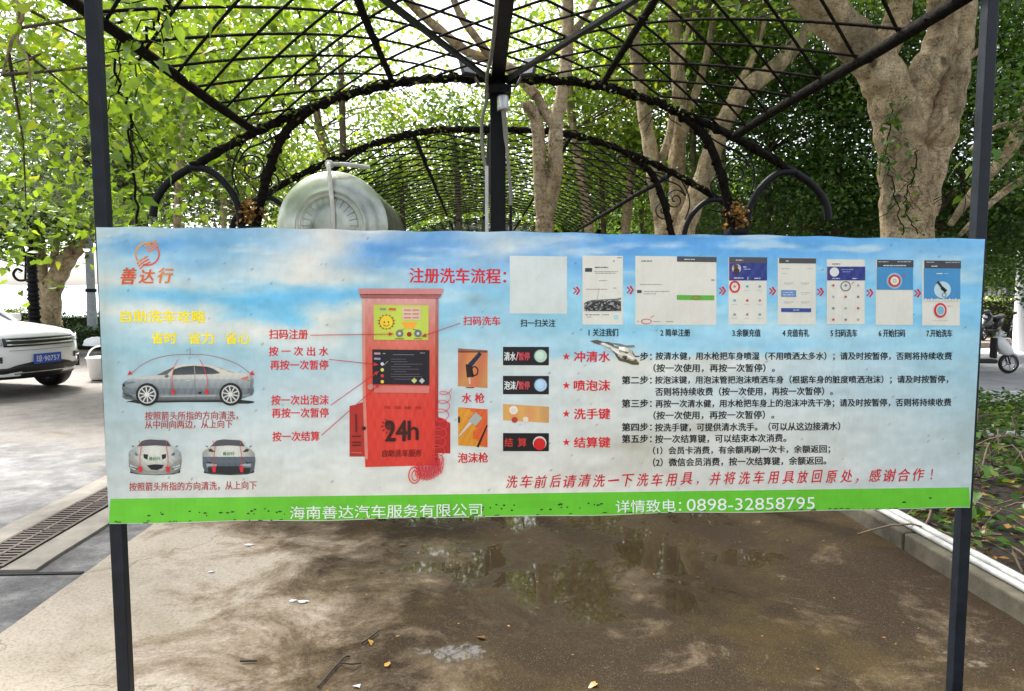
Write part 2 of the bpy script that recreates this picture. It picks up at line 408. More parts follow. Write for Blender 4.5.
# --- background picture of sky and cloud
ROWS = [
 (0.00, [(0, (180, 196, 200)), (.08, (170, 194, 206)), (.15, (124, 164, 196)), (.26, (206, 206, 202)), (.36, (104, 150, 196)), (.45, (176, 196, 210)), (.52, (120, 166, 205)), (.62, (84, 142, 196)), (.8, (98, 158, 208)), (1, (118, 176, 218))]),
 (0.05, [(0, (140, 178, 200)), (.08, (98, 150, 192)), (.15, (120, 168, 200)), (.25, (208, 208, 204)), (.3, (96, 146, 194)), (.40, (110, 156, 200)), (.47, (200, 210, 214)), (.56, (96, 150, 202)), (.62, (92, 150, 204)), (.8, (104, 164, 212)), (1, (140, 188, 220))]),
 (0.11, [(0, (176, 200, 208)), (.06, (160, 192, 206)), (.12, (136, 178, 204)), (.23, (214, 214, 208)), (.31, (110, 158, 200)), (.42, (150, 186, 212)), (.5, (112, 162, 206)), (.65, (110, 168, 212)), (.8, (118, 176, 216)), (.93, (170, 205, 224)), (1, (132, 184, 216))]),
 (0.18, [(0, (208, 212, 208)), (.07, (200, 208, 208)), (.13, (172, 200, 212)), (.22, (216, 216, 210)), (.31, (176, 200, 210)), (.40, (150, 190, 214)), (.5, (146, 190, 216)), (.65, (124, 182, 218)), (.8, (130, 188, 220)), (1, (126, 186, 220))]),
 (0.235, [(0, (170, 200, 208)), (.07, (126, 182, 208)), (.16, (108, 176, 210)), (.26, (112, 176, 210)), (.34, (150, 196, 214)), (.42, (140, 190, 214)), (.55, (150, 200, 220)), (.7, (140, 196, 222)), (1, (138, 192, 220))]),
 (0.29, [(0, (200, 210, 208)), (.06, (212, 214, 208)), (.12, (206, 212, 208)), (.16, (140, 190, 212)), (.22, (118, 182, 212)), (.255, (212, 216, 210)), (.3, (200, 210, 208)), (.36, (140, 190, 212)), (.45, (146, 186, 204)), (.55, (152, 200, 220)), (.75, (150, 202, 224)), (1, (130, 186, 216))]),
 (0.34, [(0, (178, 200, 206)), (.1, (196, 208, 208)), (.18, (214, 216, 210)), (.22, (206, 212, 208)), (.28, (206, 210, 206)), (.36, (150, 194, 210)), (.45, (160, 196, 210)), (.6, (146, 198, 220)), (.8, (176, 210, 224)), (1, (150, 196, 216))]),
 (0.41, [(0, (152, 186, 196)), (.15, (156, 190, 200)), (.25, (190, 206, 208)), (.35, (176, 200, 206)), (.45, (168, 198, 210)), (.58, (158, 200, 218)), (.75, (152, 200, 222)), (.9, (170, 208, 224)), (1, (150, 194, 212))]),
 (0.455, [(0, (158, 186, 194)), (.15, (164, 190, 200)), (.3, (178, 200, 206)), (.42, (186, 204, 208)), (.47, (206, 212, 210)), (.53, (202, 210, 208)), (.60, (208, 208, 200)), (.72, (206, 210, 206)), (.85, (184, 206, 214)), (1, (156, 192, 206))]),
 (0.55, [(0, (160, 182, 188)), (.15, (172, 192, 198)), (.3, (190, 202, 204)), (.45, (188, 202, 205)), (.58, (206, 208, 202)), (.72, (196, 206, 208)), (.85, (188, 204, 210)), (1, (164, 192, 202))]),
 (0.70, [(0, (170, 184, 186)), (.1, (190, 200, 200)), (.3, (202, 208, 206)), (.5, (206, 208, 204)), (.6, (200, 202, 196)), (.8, (206, 210, 206)), (1, (178, 194, 198))]),
 (0.92, [(0, (176, 186, 186)), (.08, (196, 200, 196)), (.25, (208, 208, 200)), (.4, (222, 220, 210)), (.6, (210, 208, 200)), (.8, (208, 210, 206)), (1, (186, 198, 200))]),
]
def vnoise(x, y, seed):
    xi, yi = np.floor(x).astype(int), np.floor(y).astype(int); fx, fy = x - xi, y - yi; fx = fx * fx * (3 - 2 * fx); fy = fy * fy * (3 - 2 * fy)
    h = lambda a, b: np.modf(np.abs(np.sin(a * 127.1 + b * 311.7 + seed * 74.7) * 43758.5453))[0]
    return (h(xi, yi) * (1 - fx) + h(xi + 1, yi) * fx) * (1 - fy) + (h(xi, yi + 1) * (1 - fx) + h(xi + 1, yi + 1) * fx) * fy
def fbm(x, y, seed, o=5):
    return sum(vnoise(x * 2 ** k, y * 2 ** k, seed + k) * .5 ** (k + 1) for k in range(o)) / (1 - .5 ** o)
NU, NV = 420, 150
U, V_ = np.meshgrid(np.linspace(0, 1, NU), np.linspace(0, 1, NV))
uw = np.clip(U + (fbm(U * 14, V_ * 9, 3) - .5) * .09, 0, 1); vw = np.clip(V_ + (fbm(U * 9, V_ * 9, 9) - .5) * .085 + (fbm(U * 30, V_ * 22, 19) - .5) * .045, 0, 1)
rows = np.array([[[np.interp(u, [a for a, _ in st], [c[k] for _, c in st]) for k in range(3)] for u in np.linspace(0, 1, 200)] for _, st in ROWS])
rv = [r for r, _ in ROWS]; img = np.zeros((NV, NU, 3)); ui = (uw * 199).astype(int)
for k in range(3):
    cols = np.stack([np.take(rows[r, :, k], ui) for r in range(len(ROWS))], -1)
    idx = np.clip(np.searchsorted(rv, vw, side='right') - 1, 0, len(rv) - 2); r0 = np.array(rv)[idx]; r1 = np.array(rv)[idx + 1]; t = np.clip((vw - r0) / (r1 - r0), 0, 1)
    t = t * t * (3 - 2 * t)
    img[..., k] = np.take_along_axis(cols, idx[..., None], -1)[..., 0] * (1 - t) + np.take_along_axis(cols, idx[..., None] + 1, -1)[..., 0] * t
wisp = np.clip((fbm(U * 16 + V_ * 3, V_ * 26, 63) - .56) * 5, 0, 1) * np.clip(1.15 - V_ * 2.4, 0, 1)
img = img * (1 - .55 * wisp[..., None]) + np.array([222, 224, 220]) * (.55 * wisp[..., None])
bl = img.mean(-1, keepdims=True); img = bl + (img - bl) * 1.2 + 10
img += ((fbm(U * 30, V_ * 30, 31) - .5) * 24 + (fbm(U * 120, V_ * 48, 41) - .5) * 16)[..., None]
for (cx, cy, rx, ry, a, col) in [(632, 455, 50, 16, .35, (150, 140, 112)), (700, 432, 45, 8, .3, (170, 160, 138)), (478, 298, 16, 7, .4, (130, 140, 140)), (102, 340, 10, 90, .22, (120, 130, 120)), (330, 425, 30, 14, .18, (140, 145, 140)), (600, 480, 90, 14, .18, (160, 150, 130)), (975, 400, 16, 120, .12, (130, 150, 160)), (790, 470, 70, 30, .15, (175, 160, 130))]:
    px = 96 + U * 885; py = 226 + V_ * 298; d = np.exp(-(((px - cx) / rx) ** 2 + ((py - cy) / ry) ** 2)) * a * np.clip(fbm(U * 40, V_ * 16, cx) * 2.4 - .4, 0, 1.4)
    img = img * (1 - d[..., None]) + np.array(col) * d[..., None]
# speckles and scratches of wear
for _ in range(160):
    i, j = random.randrange(NV), random.randrange(NU); img[i, j] *= random.uniform(.72, .93)
img = np.clip(img, 0, 255) / 255; lin = np.where(img <= .04045, img / 12.92, ((img + .055) / 1.055) ** 2.4)
def edge(u, v):
    tl, tr, br, bl = (96, 226), (985, 239), (970, 508), (109, 524)
    x = (tl[0] * (1 - u) + tr[0] * u) * (1 - v) + (bl[0] * (1 - u) + br[0] * u) * v
    y = (tl[1] * (1 - u) + tr[1] * u) * (1 - v) + (bl[1] * (1 - u) + br[1] * u) * v
    y += .9 * math.sin(u * 31) * math.sin(u * 7.3) * (v > .5) * v + .5 * math.sin(u * 23) * (1 - v)
    if v < .04: y += 1.2 * max(0, 1 - u / .03) + .5 * math.sin(u * 90)
    return B(x, y)
vs = []; 
for i in range(NV):
    for j in range(NU):
        s_, z_ = edge(j / (NU - 1), i / (NV - 1)); vs.append((s_, 0.0, z_))
nb = len(vs); fs = [((i + 1) * NU + j, (i + 1) * NU + j + 1, i * NU + j + 1, i * NU + j) for i in range(NV - 1) for j in range(NU - 1)]
nfront = len(fs)
per = [j for j in range(NU)] + [i * NU + NU - 1 for i in range(1, NV)] + [(NV - 1) * NU + j for j in range(NU - 2, -1, -1)] + [i * NU for i in range(NV - 2, 0, -1)]
for p in per: vs.append((vs[p][0], .009, vs[p][2]))
m = len(per)
for k in range(m): fs.append((per[k], per[(k + 1) % m], nb + (k + 1) % m, nb + k))
fs.append(tuple(nb + k for k in range(m)))
me = bpy.data.meshes.new('panel'); me.from_pydata(vs, [], fs)
at = me.color_attributes.new('col', 'FLOAT_COLOR', 'POINT'); arr = np.ones((len(vs), 4)); arr[:nb, :3] = lin.reshape(-1, 3); arr[nb:, :3] = .45
at.data.foreach_set('color', arr.ravel().astype(np.float32))
panel = link('panel', me, M['printed'], board)

RED = (214, 38, 48); DRED = (176, 52, 56); INK = (20, 20, 24); YEL = (255, 236, 20)
def words(name, items, col, bold, lay=1, res=3, **k):
    for t_, a_, b_, y_, h_ in items:
        Print().lay(lay).text(t_, a_, b_, y_, h_, col, bold, res=res, **k).done(name, panel)
# --- green band and its writing
p = Print(); p.lay(1)
bot = [(109 + 861 * k / 40, 524 - 16 * k / 40 - .7 + .9 * math.sin(k / 40 * 31) * math.sin(k / 40 * 7.3)) for k in range(41)]
top = [(110.6 + 858.4 * k / 40, 498.9 - 11.6 * k / 40) for k in range(41)]
for k in range(40):
    for q in range(3):
        f0, f1 = q / 3, (q + 1) / 3; mixp = lambda a, b, f: (a[0] + (b[0] - a[0]) * f, a[1] + (b[1] - a[1]) * f)
        sh = random.uniform(-2.5, 2.5); p.add([p.P(*mixp(bot[k], top[k], f0)), p.P(*mixp(bot[k + 1], top[k + 1], f0)), p.P(*mixp(bot[k + 1], top[k + 1], f1)), p.P(*mixp(bot[k], top[k], f1))], [(0, 1, 2, 3)], rgb(104 + sh, 196 + sh, 50 + sh))
p.lay(2)
for k in range(46):   # worn black scuffs along the band
    x = random.choice([random.uniform(150, 285), random.uniform(470, 600), random.uniform(120, 960)]); y = 513.5 - .0186 * (x - 109) * 1.0 + random.uniform(-2, 4)
    w = random.uniform(1, 5); c = random.uniform(18, 60); p.poly([(x, y), (x + w * .4, y - .7), (x + w, y - .2), (x + w * .7, y + .8), (x + .3 * w, y + 1)], (c, c + 8, c))
for k in range(60):
    x = random.uniform(111, 968); y = 524 - .0186 * (x - 109) - random.uniform(0, 2); w = random.uniform(1, 7); p.poly([(x, y), (x + w, y - .2), (x + w * .8, y - 1.2), (x + w * .2, y - .9)], (50, 70, 36))
band = p.done('green_band', panel)
p = Print().lay(3); p.text('海南善达汽车服务有限公司', 290, 482, 511, 13, (240, 244, 236), .006); p.done('company_lettering', panel)
p = Print().lay(3); p.text('详情致电：', 615.5, 681, 505.8, 12.5, (240, 244, 236), .006)
p.text('0898-32858795', 686.5, 814.5, 503.8, 12, (240, 244, 236), .0, fullh=False); p.done('telephone_lettering', panel)

# --- emblem
p = Print().lay(1)
def ecol(x, y):
    t = min(1, max(0, (x - 135) / 24 * .5 + (y - 242) / 26 * .5)); return (236 - 20 * t, 190 - 135 * t, 66 - 4 * t)
def eline(pts, w, w1=None):
    for a, b in zip(pts, pts[1:]): p.line([a, b], w, ecol(*a), w1)
eline([(147.4 + 11.8 * math.cos(a), 254 + 11.2 * math.sin(a)) for a in np.linspace(PI * .80, PI * 1.68, 16)], 1.7)
eline([(147.4 + 11.8 * math.cos(a), 254 + 11.2 * math.sin(a)) for a in np.linspace(-PI * .20, PI * .62, 16)], 1.7)
for k in range(3):
    eline([(145 + k * 1.6, 246.5 + k * 2.6), (150 + k * 1.3, 244.5 + k * 2.6), (154 + k, 242.2 + k * 2.7), (156.6 + k * .9, 240 + k * 2.8)], 1.9, 1.2)
    eline([(137 + k * 1.5, 264 + k * 2.5), (140 + k * 1.5, 260.6 + k * 2.6), (144 + k * 1.4, 258.6 + k * 2.6), (148 + k * 1.4, 256.2 + k * 2.8)], 1.9, 1.2)
p.lay(2)
p.text('善', 121, 136.5, 276, 16.5, RED, .03, .2, fn=lambda x, y: (214, 92 + (x - 121) * 2, 50)); p.text('达', 139, 155, 276.5, 14, RED, .03, .2, fn=lambda x, y: (220, 104, 52)); p.text('行', 158, 173.5, 275.5, 15, RED, .03, .2, fn=lambda x, y: (226, 132, 52))
p.done('emblem', panel)

# --- left text
words('slogan_lettering', [('自助洗车攻略', 121, 205.5, 316.6, 12.2), ('省时', 151.7, 176.5, 338, 11.6), ('省力', 188.5, 213.5, 338.2, 11.6), ('省心', 225.5, 250, 338.4, 11.6)], YEL, .034)
words('caption_lettering', [('按照箭头所指的方向清洗，', 145, 238, 415.6, 8.6), ('从中间向两边，从上向下', 145, 232.5, 424.2, 8.6), ('按照箭头所指的方向清洗，从上向下', 129.3, 256.6, 486, 8.8)], DRED, .012)

# --- the printed cars
def cr(ox, oy, k): return lambda pts: [(ox + x / k, oy + y / k) for x, y in pts]
def side_car():
    p = Print(); q = cr(120, 335, 7.314)
    p.lay(1).fill(q([(48, 488), (140, 500), (320, 492), (700, 490), (860, 502), (975, 498), (985, 484), (880, 474), (120, 470)]), lambda x, y: (38, 42, 44), 6, .8)
    body = q([(18, 455), (22, 412), (15, 390), (22, 352), (45, 332), (75, 316), (150, 304), (240, 298), (275, 292), (330, 256), (390, 229), (450, 216), (540, 211), (640, 216), (720, 230), (790, 254), (850, 278), (930, 286), (965, 292), (978, 330), (972, 372), (982, 408), (970, 440), (900, 462), (880, 472), (700, 478), (300, 480), (130, 476), (50, 472)])
    def bc(x, y):
        v = (y - 364) / 36; h = .5 + .5 * math.sin(x * .9 + y * .35)
        if v < .30: c = np.array((212, 208, 196))
        elif v < .42: c = np.array((206, 205, 198)) * (1 - (v - .30) * .5)
        elif v < .68: c = np.array((166, 174, 178)) - (v - .42) * 120
        elif v < .85: c = np.array((120, 130, 136)) - (v - .68) * 60
        else: c = np.array((150, 156, 158)) - (v - .85) * 420
        c = c - 9 * h
        if x > 249: c = c * .82
        if x < 127: c = c * .86
        return tuple(np.clip(c, 20, 235))
    p.lay(2).fill(body, bc, 3, .7)
    p.lay(3); D = (44, 50, 54)
    p.fill(q([(382, 292), (398, 250), (450, 232), (540, 224), (620, 226), (680, 244), (732, 276), (728, 284), (560, 289)]), lambda x, y: (54 + (y - 366) * 3, 62 + (y - 366) * 3, 66 + (y - 366) * 3), 3, 1)
    p.poly(q([(270, 294), (330, 262), (398, 232), (385, 250), (345, 290)]), (92, 100, 100)); p.poly(q([(700, 232), (780, 258), (850, 280), (800, 268), (735, 240)]), (90, 98, 100))
    p.poly(q([(330, 296), (350, 290), (362, 300), (345, 314), (328, 306)]), (96, 104, 108))
    p.poly(q([(24, 348), (90, 338), (120, 346), (60, 362), (30, 366)]), (110, 124, 132)); p.poly(q([(18, 360), (34, 352), (40, 372), (28, 382)]), D)
    p.poly(q([(880, 318), (935, 300), (948, 316), (915, 330)]), (196, 120, 110)); p.poly(q([(485, 330), (515, 326), (515, 334), (488, 337)]), (190, 196, 196))
    p.lay(4); p.line(q([(545, 226), (552, 290)]), .9, (150, 150, 144)); p.line(q([(548, 290), (556, 470)]), .35, (96, 104, 108)); p.line(q([(375, 300), (372, 460)]), .35, (104, 112, 116))
    p.line(q([(300, 448), (700, 444)]), .5, (196, 200, 200)); p.poly(q([(30, 420), (90, 440), (100, 462), (40, 450)]), (70, 78, 84))
    for cx, cy in ((203, 434), (812, 432)):
        x, y = q([(cx, cy)])[0]; p.lay(5).disc(x, y, 11.4, (30, 34, 36)); p.lay(6).disc(x, y, 9, (196, 198, 196)); p.lay(7).disc(x, y, 7.7, (62, 68, 70))
        p.lay(8)
        for k in range(10): a = k * PI / 5 + .2; p.line([(x + 1.4 * math.cos(a), y + 1.4 * math.sin(a)), (x + 8.2 * math.cos(a), y + 8.2 * math.sin(a))], 1.25, (205, 206, 202))
        p.lay(9).disc(x, y, 2.2, (214, 214, 210)).ring(x, y, 8.3, .9, (200, 202, 200))
    p.lay(10)
    arc = q([(85, 285), (160, 222), (260, 172), (380, 146), (518, 140), (650, 146), (780, 178), (880, 222), (965, 285)]); p.line(catmull(arc, 5), .55, (150, 66, 60))
    p.poly(q([(62, 293), (78, 258), (100, 284)]), RED); p.poly(q([(952, 288), (972, 256), (988, 293)]), RED); p.line(q([(518, 95), (520, 138)]), .5, (120, 60, 60))
    for pts in ([(430, 176), (400, 240), (388, 320), (394, 408)], [(588, 176), (625, 250), (645, 330), (640, 410)]):
        p.line(q(catmull(pts, 4)), .6, (206, 50, 50)); x, y = pts[-1]; p.poly(q([(x - 18, y - 8), (x + 18, y - 8), (x + 2, y + 30)]), RED)
    p.poly(q([(578, 415), (600, 410), (604, 428), (580, 430)]), (60, 24, 24))
    p.done('car_side_picture', panel)
side_car()
def end_car(front):
    p = Print(); q = cr(120, 425, 7.062) if front else cr(120 + 521 / 7.062, 425, 7.062)
    p.lay(1).fill(q([(70, 338), (150, 352), (260, 354), (360, 352), (428, 336), (420, 300), (80, 300)]), lambda x, y: (30, 34, 38), 5, .8)
    body = q([(62, 200), (70, 182), (110, 160), (135, 130), (160, 106), (210, 97), (300, 98), (338, 108), (362, 148), (400, 168), (430, 200), (436, 250), (428, 310), (410, 336), (340, 346), (240, 350), (140, 346), (80, 330), (64, 290)])
    cx0 = q([(248, 200)])[0][0]
    def bc(x, y):
        r = abs(x - cx0) / 26.; v = (y - 438) / 37.; c = np.array((214, 216, 208)) * (1 - .34 * r ** 2) - max(0, v - .55) * (150 if front else 330)
        if not front and v > .5: c = np.array((92, 104, 114)) * (1 - .4 * (v - .5))
        return tuple(np.clip(c + 6 * math.sin(x * 2.1 + y), 24, 235))
    p.lay(2).fill(body, bc, 2, .7); p.lay(3)
    p.fill(q([(122, 150), (162, 108), (212, 100), (300, 101), (336, 110), (362, 150), (250, 143)]), lambda x, y: (70 + (438 + 8 - y) * 3, 80, 88), 3, 1)
    for s in (-1, 1):
        m_ = lambda pts: q([(248 + s * (x - 248), y) for x, y in pts])
        p.poly(m_([(392, 152), (408, 142), (412, 148), (398, 158)]), (110, 118, 122))
        if front:
            p.poly(m_([(360, 214), (385, 180), (420, 184), (424, 206), (400, 214)]), (150, 166, 174)); p.poly(m_([(364, 212), (384, 190), (392, 204), (378, 216)]), (70, 82, 90))
            p.poly(m_([(296, 208), (328, 204), (326, 232), (300, 244)]), (34, 38, 42)); p.poly(m_([(372, 300), (424, 276), (426, 300), (390, 318)]), (188, 196, 200)); p.poly(m_([(366, 306), (424, 288), (424, 296), (372, 314)]), (60, 68, 74))
        else:
            p.poly(m_([(345, 190), (372, 165), (392, 172), (385, 188)]), (70, 50, 48)); p.poly(m_([(352, 184), (370, 170), (376, 180)]), (150, 70, 60)); p.poly(m_([(368, 262), (410, 262), (408, 272), (372, 274)]), (36, 40, 44)); p.poly(m_([(330, 276), (408, 268), (400, 300), (340, 304)]), (160, 166, 168))
    if front:
        p.poly(q([(190, 284), (250, 276), (312, 280), (300, 304), (262, 318), (222, 314)]), (28, 32, 36)); p.line(q([(84, 250), (150, 300), (190, 330), (310, 330), (350, 298), (414, 250)]), .6, (120, 130, 136))
    else:
        p.poly(q([(128, 236), (370, 236), (360, 268), (135, 268)]), (92, 102, 110)); p.poly(q([(100, 290), (400, 290), (396, 336), (250, 348), (106, 336)]), (34, 38, 42))
    p.lay(4).poly(q([(205, 222), (290, 222), (288, 248), (207, 248)]) if front else q([(205, 188), (292, 188), (290, 212), (207, 212)]), (206, 216, 200))
    p.lay(5); yy = 425 + (235 if front else 200) / 7.062; x0 = q([(208, 0)])[0][0]; x1 = q([(287, 0)])[0][0]; p.text('善达行', x0, x1, yy, 3.4, (70, 128, 78), .03, res=1)
    p.lay(6)
    for x, d in ((146, -8), (340, 10)):
        p.line(q([(x - d * (.6 if d > 0 else -1.2), 108), (x - d, 150), (x + d * .3, 230), (x, 296)]), .6, (200, 66, 62)); p.poly(q([(x - 16, 292), (x + 16, 292), (x + 12, 330), (x - 8, 330)]), RED)
    p.done('car_front_picture' if front else 'car_rear_picture', panel)
end_car(True); end_car(False)

# --- call-out words, leader arrows
words('callout_lettering', [('扫码注册', 269.3, 307.7, 334.2, 9.8), ('按 一 次 出 水', 269, 328.3, 351.2, 9.4), ('再按一次暂停', 270.4, 328.3, 364.9, 9.6), ('按一次出泡沫', 271.4, 328.6, 399.9, 9.8), ('再按一次暂停', 272, 328.6, 412.8, 9.6), ('按一次结算', 272.5, 319.5, 436.3, 9.6), ('扫码洗车', 463.4, 500, 320.8, 9)], RED, .026)
for a, b in [((311, 335), (394, 333.8)), ((460, 323), (421.5, 336.5)), ((329.4, 359), (379, 364.4)), ((331, 405), (379.5, 370.6)), ((322, 434.8), (380.5, 383.2))]:
    p = Print().lay(14); p.arrow(a, b, .75, (190, 48, 48), 5, 4.2); p.done('leader_arrow', panel)

# --- the wash kiosk
p = Print(); p.lay(1)
p.poly([(349.5, 406), (356, 404.5), (365, 401), (365, 456.5), (349.5, 456.5)], (178, 50, 42)); p.poly([(438, 416.5), (450.3, 423), (450.3, 453.5), (438, 453)], (186, 44, 38))
def kc(x, y):
    t = (y - 298) / 169; a = np.array((216, 158, 152)); b = np.array((208, 92, 74)); c = np.array((212, 58, 46)); k = a + (b - a) * min(1, t / .35) if t < .35 else b + (c - b) * min(1, (t - .35) / .3)
    r = (x - 362) / 76; k = k + (1 - abs(r - .5) * 2) * 8 + 5 * math.sin(x * .7) * math.sin(y * .3)
    if r < .06: k = k * .4 + np.array((214, 176, 160)) * .6
    if r > .96: k = k * .8
    return tuple(np.clip(k, 0, 250))
p.lay(2).fill([(362, 297.5), (438.5, 297.5), (438, 465.5), (365.3, 467), (362.6, 390)], kc, 3, 2)
p.lay(3).fill([(358, 288.6), (443.3, 288.6), (443.6, 291), (440, 297.5), (360.6, 297.5)], lambda x, y: (208 - (y > 294) * 40, 136 - (y > 294) * 36, 132 - (y > 294) * 34), 8, 1.5)
p.line([(360, 294.4), (441, 294.8)], 1, (132, 60, 62)); p.line([(362, 298), (439, 298.3)], .7, (150, 84, 80))
p.lay(4).poly([(373.6, 304.8), (428.6, 305.4), (428.4, 340), (374, 339.6)], (196, 212, 84))
p.poly([(372.4, 349.3), (429.4, 350), (429.3, 385), (372.8, 384)], (30, 28, 36)); p.poly([(373.9, 385.4), (429.5, 386), (429.4, 393), (374, 392.3)], (214, 120, 112))
p.lay(5)
x, y = 386.5, 322   # sun drawing
p.poly([(x + (9.2 if k % 2 else 6.8) * math.cos(k * PI / 14), y + (8.2 if k % 2 else 6.2) * math.sin(k * PI / 14)) for k in range(28)], (150, 108, 40))
p.lay(6).disc(x, y, 6.4, (240, 206, 52)); p.lay(7).disc(x - 2, y, .8, (90, 60, 20)).disc(x + 2, y, .8, (90, 60, 20)).ring(x, y + 1, 3, .6, (120, 80, 20), a0=.3, a1=2.8)
p.lay(5); p.poly([(402, 307), (421, 307.3), (420.6, 320), (402.6, 320)], (222, 196, 160)); p.poly([(401, 322), (417, 322), (413.5, 328.5), (405, 328.5)], (244, 168, 60))
p.lay(6)
for k in range(3):
    p.text(('先查', '看看', '满意')[k][:2], 404, 410, 310 + k * 3.9, 2.6, (190, 96, 96), .02, res=1) if False else p.line([(404, 310 + k * 3.8), (411, 310 + k * 3.8)], 1.4, (204, 130, 140)); p.line([(412.5, 310 + k * 3.8), (419, 310 + k * 3.8)], 1.4, (204, 130, 140))
p.line([(380, 309), (386, 309)], 2, (130, 150, 140)); p.line([(389, 309), (396, 309.3)], 2.4, (206, 104, 60))
for xx, c in ((399.7, (120, 120, 112)), (418, (110, 118, 116))): p.disc(xx, 333.4, 3.8, c); p.lay(7).disc(xx, 333.4, 1.4, (206, 208, 200)); p.lay(6)
p.disc(409.3, 334.2, 2.4, (150, 40, 36)); p.line([(395, 338.6), (404, 338.6)], .8, (110, 100, 60)); p.line([(414, 338.6), (422, 338.7)], .8, (110, 100, 60)); p.line([(404, 329), (400, 330.5)], .7, (120, 120, 90)); p.line([(413, 329), (418, 330.5)], .7, (120, 120, 90))
for k, c in enumerate([(206, 206, 220), (214, 220, 120), (206, 60, 60), (240, 200, 70)]): p.disc(382.4, 363.8 + k * 5.9, 1.7, c)
p.line([(374.3, 353.3), (380.5, 353.5)], 2, (190, 150, 160)); p.line([(374.3, 358.5), (380.5, 358.7)], 2, (150, 150, 180)); p.line([(383, 353.4), (385.5, 353.4)], 1, (150, 150, 150)); p.line([(384, 365), (388, 361)], .5, (160, 160, 160))
p.line([(393, 354.5), (414, 354.6)], .6, (120, 120, 130)); p.line([(420, 352.8), (425, 352.9)], 1, (130, 130, 140))
for k in range(9): p.line([(391 + (k % 3 == 2) * 3, 359 + k * 2.5), (391 + random.uniform(14, 33), 359 + k * 2.5)], .45, (104, 104, 116))
p.disc(414.3, 380.4, 2.9, (200, 206, 120), n=4); p.disc(422, 380.6, 2.9, (186, 190, 190), n=4)
p.disc(370.5, 386.5, 2.8, (196, 140, 130)); p.disc(370.2, 386, 1.7, (222, 180, 170))
BK = (58, 22, 22)
for k, t in enumerate(['手机', '扫码', '自助', '洗车']): p.text(t, 384.4 + k * 10.3, 390.5 + k * 10.3, 407.2 + k * .1, 3.2, (110, 30, 28), .01, res=1)
p.text('24', 385.5, 406.8, 430.5, 20.5, BK, .035, fullh=False); p.text('h', 408, 418.5, 430, 19, BK, .02, fullh=False)
p.disc(389.2, 425.8, 4.0, (92, 30, 28))
for a in (1.9, 2.5, 3.1, 3.7, 4.3): p.line([(389 + 5.6 * math.cos(a), 426 + 5.6 * math.sin(a)), (389 + 8 * math.cos(a), 426 + 8 * math.sin(a))], 1, (110, 30, 28))
p.text('自助洗车服务', 382.2, 421.6, 452.8, 7.2, (104, 24, 24), .012, .15)
for k in range(4): p.line([(352, 436 + k * 3), (361, 436 + k * 3)], 1.1, (96, 22, 22)) if k != 1 else p.line([(356, 414), (356.4, 432)], 1.6, (110, 26, 26))
p.line([(351, 452), (362, 452.6)], 1, (196, 110, 90)); p.disc(364, 428, 2, (60, 16, 16))
p.done('kiosk_picture', panel)
p = Print().lay(12)   # coiled hose
co = [(449, 384), (447, 392)]
cl = [(449.5, 382), (445, 388), (440.5, 397), (447.5, 396), (440, 403), (444, 412), (440, 416), (431, 409)]
path = []
for k in range(240):
    t = k / 239; cx = 446 - 22 * t ** 1.4 if t < .6 else None
    if t < .55: bx, by = 446 - 10 * t / .55, 388 + 78 * t / .55; rx, ry = 5.5 + t * 3, 3.6; path.append((bx + rx * math.cos(k * .42), by + ry * math.sin(k * .42)))
    else: u = (t - .55) / .45; bx, by = 440 - 24 * u, 463 + 9 * math.sin(u * PI * .8); path.append((bx + 2.4 * math.cos(k * 1.35) + 2 * (1 - u), by + (9.2 - 1.5 * u) * math.sin(k * 1.35)))
p.line(path, .75, (222, 66, 76)); p.lay(13).ring(414.5, 474.5, 5.6, 1.1, (206, 40, 40), 8).ring(415, 475, 3, .9, (214, 60, 50), 5)
p.done('hose_picture', panel)

# --- right part: title, screens
p = Print().lay(1).text('注册洗车流程：', 409.6, 506, 275.7, 15, RED, .026); p.done('title_lettering', panel)
p = Print().lay(1); p.rect(509.7, 256, 567, 313.6, (212, 220, 218)); p.done('blank_square_print', panel)
words('step_caption_lettering', [('扫一扫关注', 520.6, 555.3, 323, 7.4), ('1 关注我们', 588.7, 618, 332.4, 7.6), ('2 简单注册', 660.5, 690, 332.6, 7.4), ('3.余额充值', 732.4, 760.4, 332.8, 7.6), ('4 充值有礼', 782.6, 809, 332.9, 7.6), ('5 扫码洗车', 830.6, 857, 333, 7.6), ('6 开始扫码', 878.7, 905, 333.1, 7.6), ('7.开始洗车', 926.4, 952, 333.2, 7.6)], (24, 34, 46), .03, res=2)
for x, y in [(576.4, 290.7), (630, 290), (722.2, 290.7), (772.2, 291), (820.2, 291.8), (869.6, 292.9), (917.3, 293.2)]:
    p = Print().lay(1); p.line([(x - 3, y - 3), (x, y), (x - 3, y + 3)], 1.4, (196, 44, 44)); p.line([(x, y - 4), (x + 3, y), (x, y + 4)], 2, RED); p.done('chevron_print', panel)
PAPER = (222, 220, 210); G = (150, 150, 146)
def greek(p, x0, x1, y, col=G, w=.7):
    x = x0
    while x < x1: e = min(x1, x + random.uniform(1, 4)); p.line([(x, y), (e, y)], w, col); x = e + random.uniform(.3, .8)
def noiseblock(p, x0, y0, x1, y1, cols, st=1.2):
    y = y0
    while y < y1:
        x = x0
        while x < x1: p.poly([(x, y), (min(x1, x + st), y), (min(x1, x + st), min(y1, y + st)), (x, min(y1, y + st))], random.choice(cols)); x += st
        y += st
def icon(p, x, y, c): p.disc(x, y, 1.3, c, n=8)
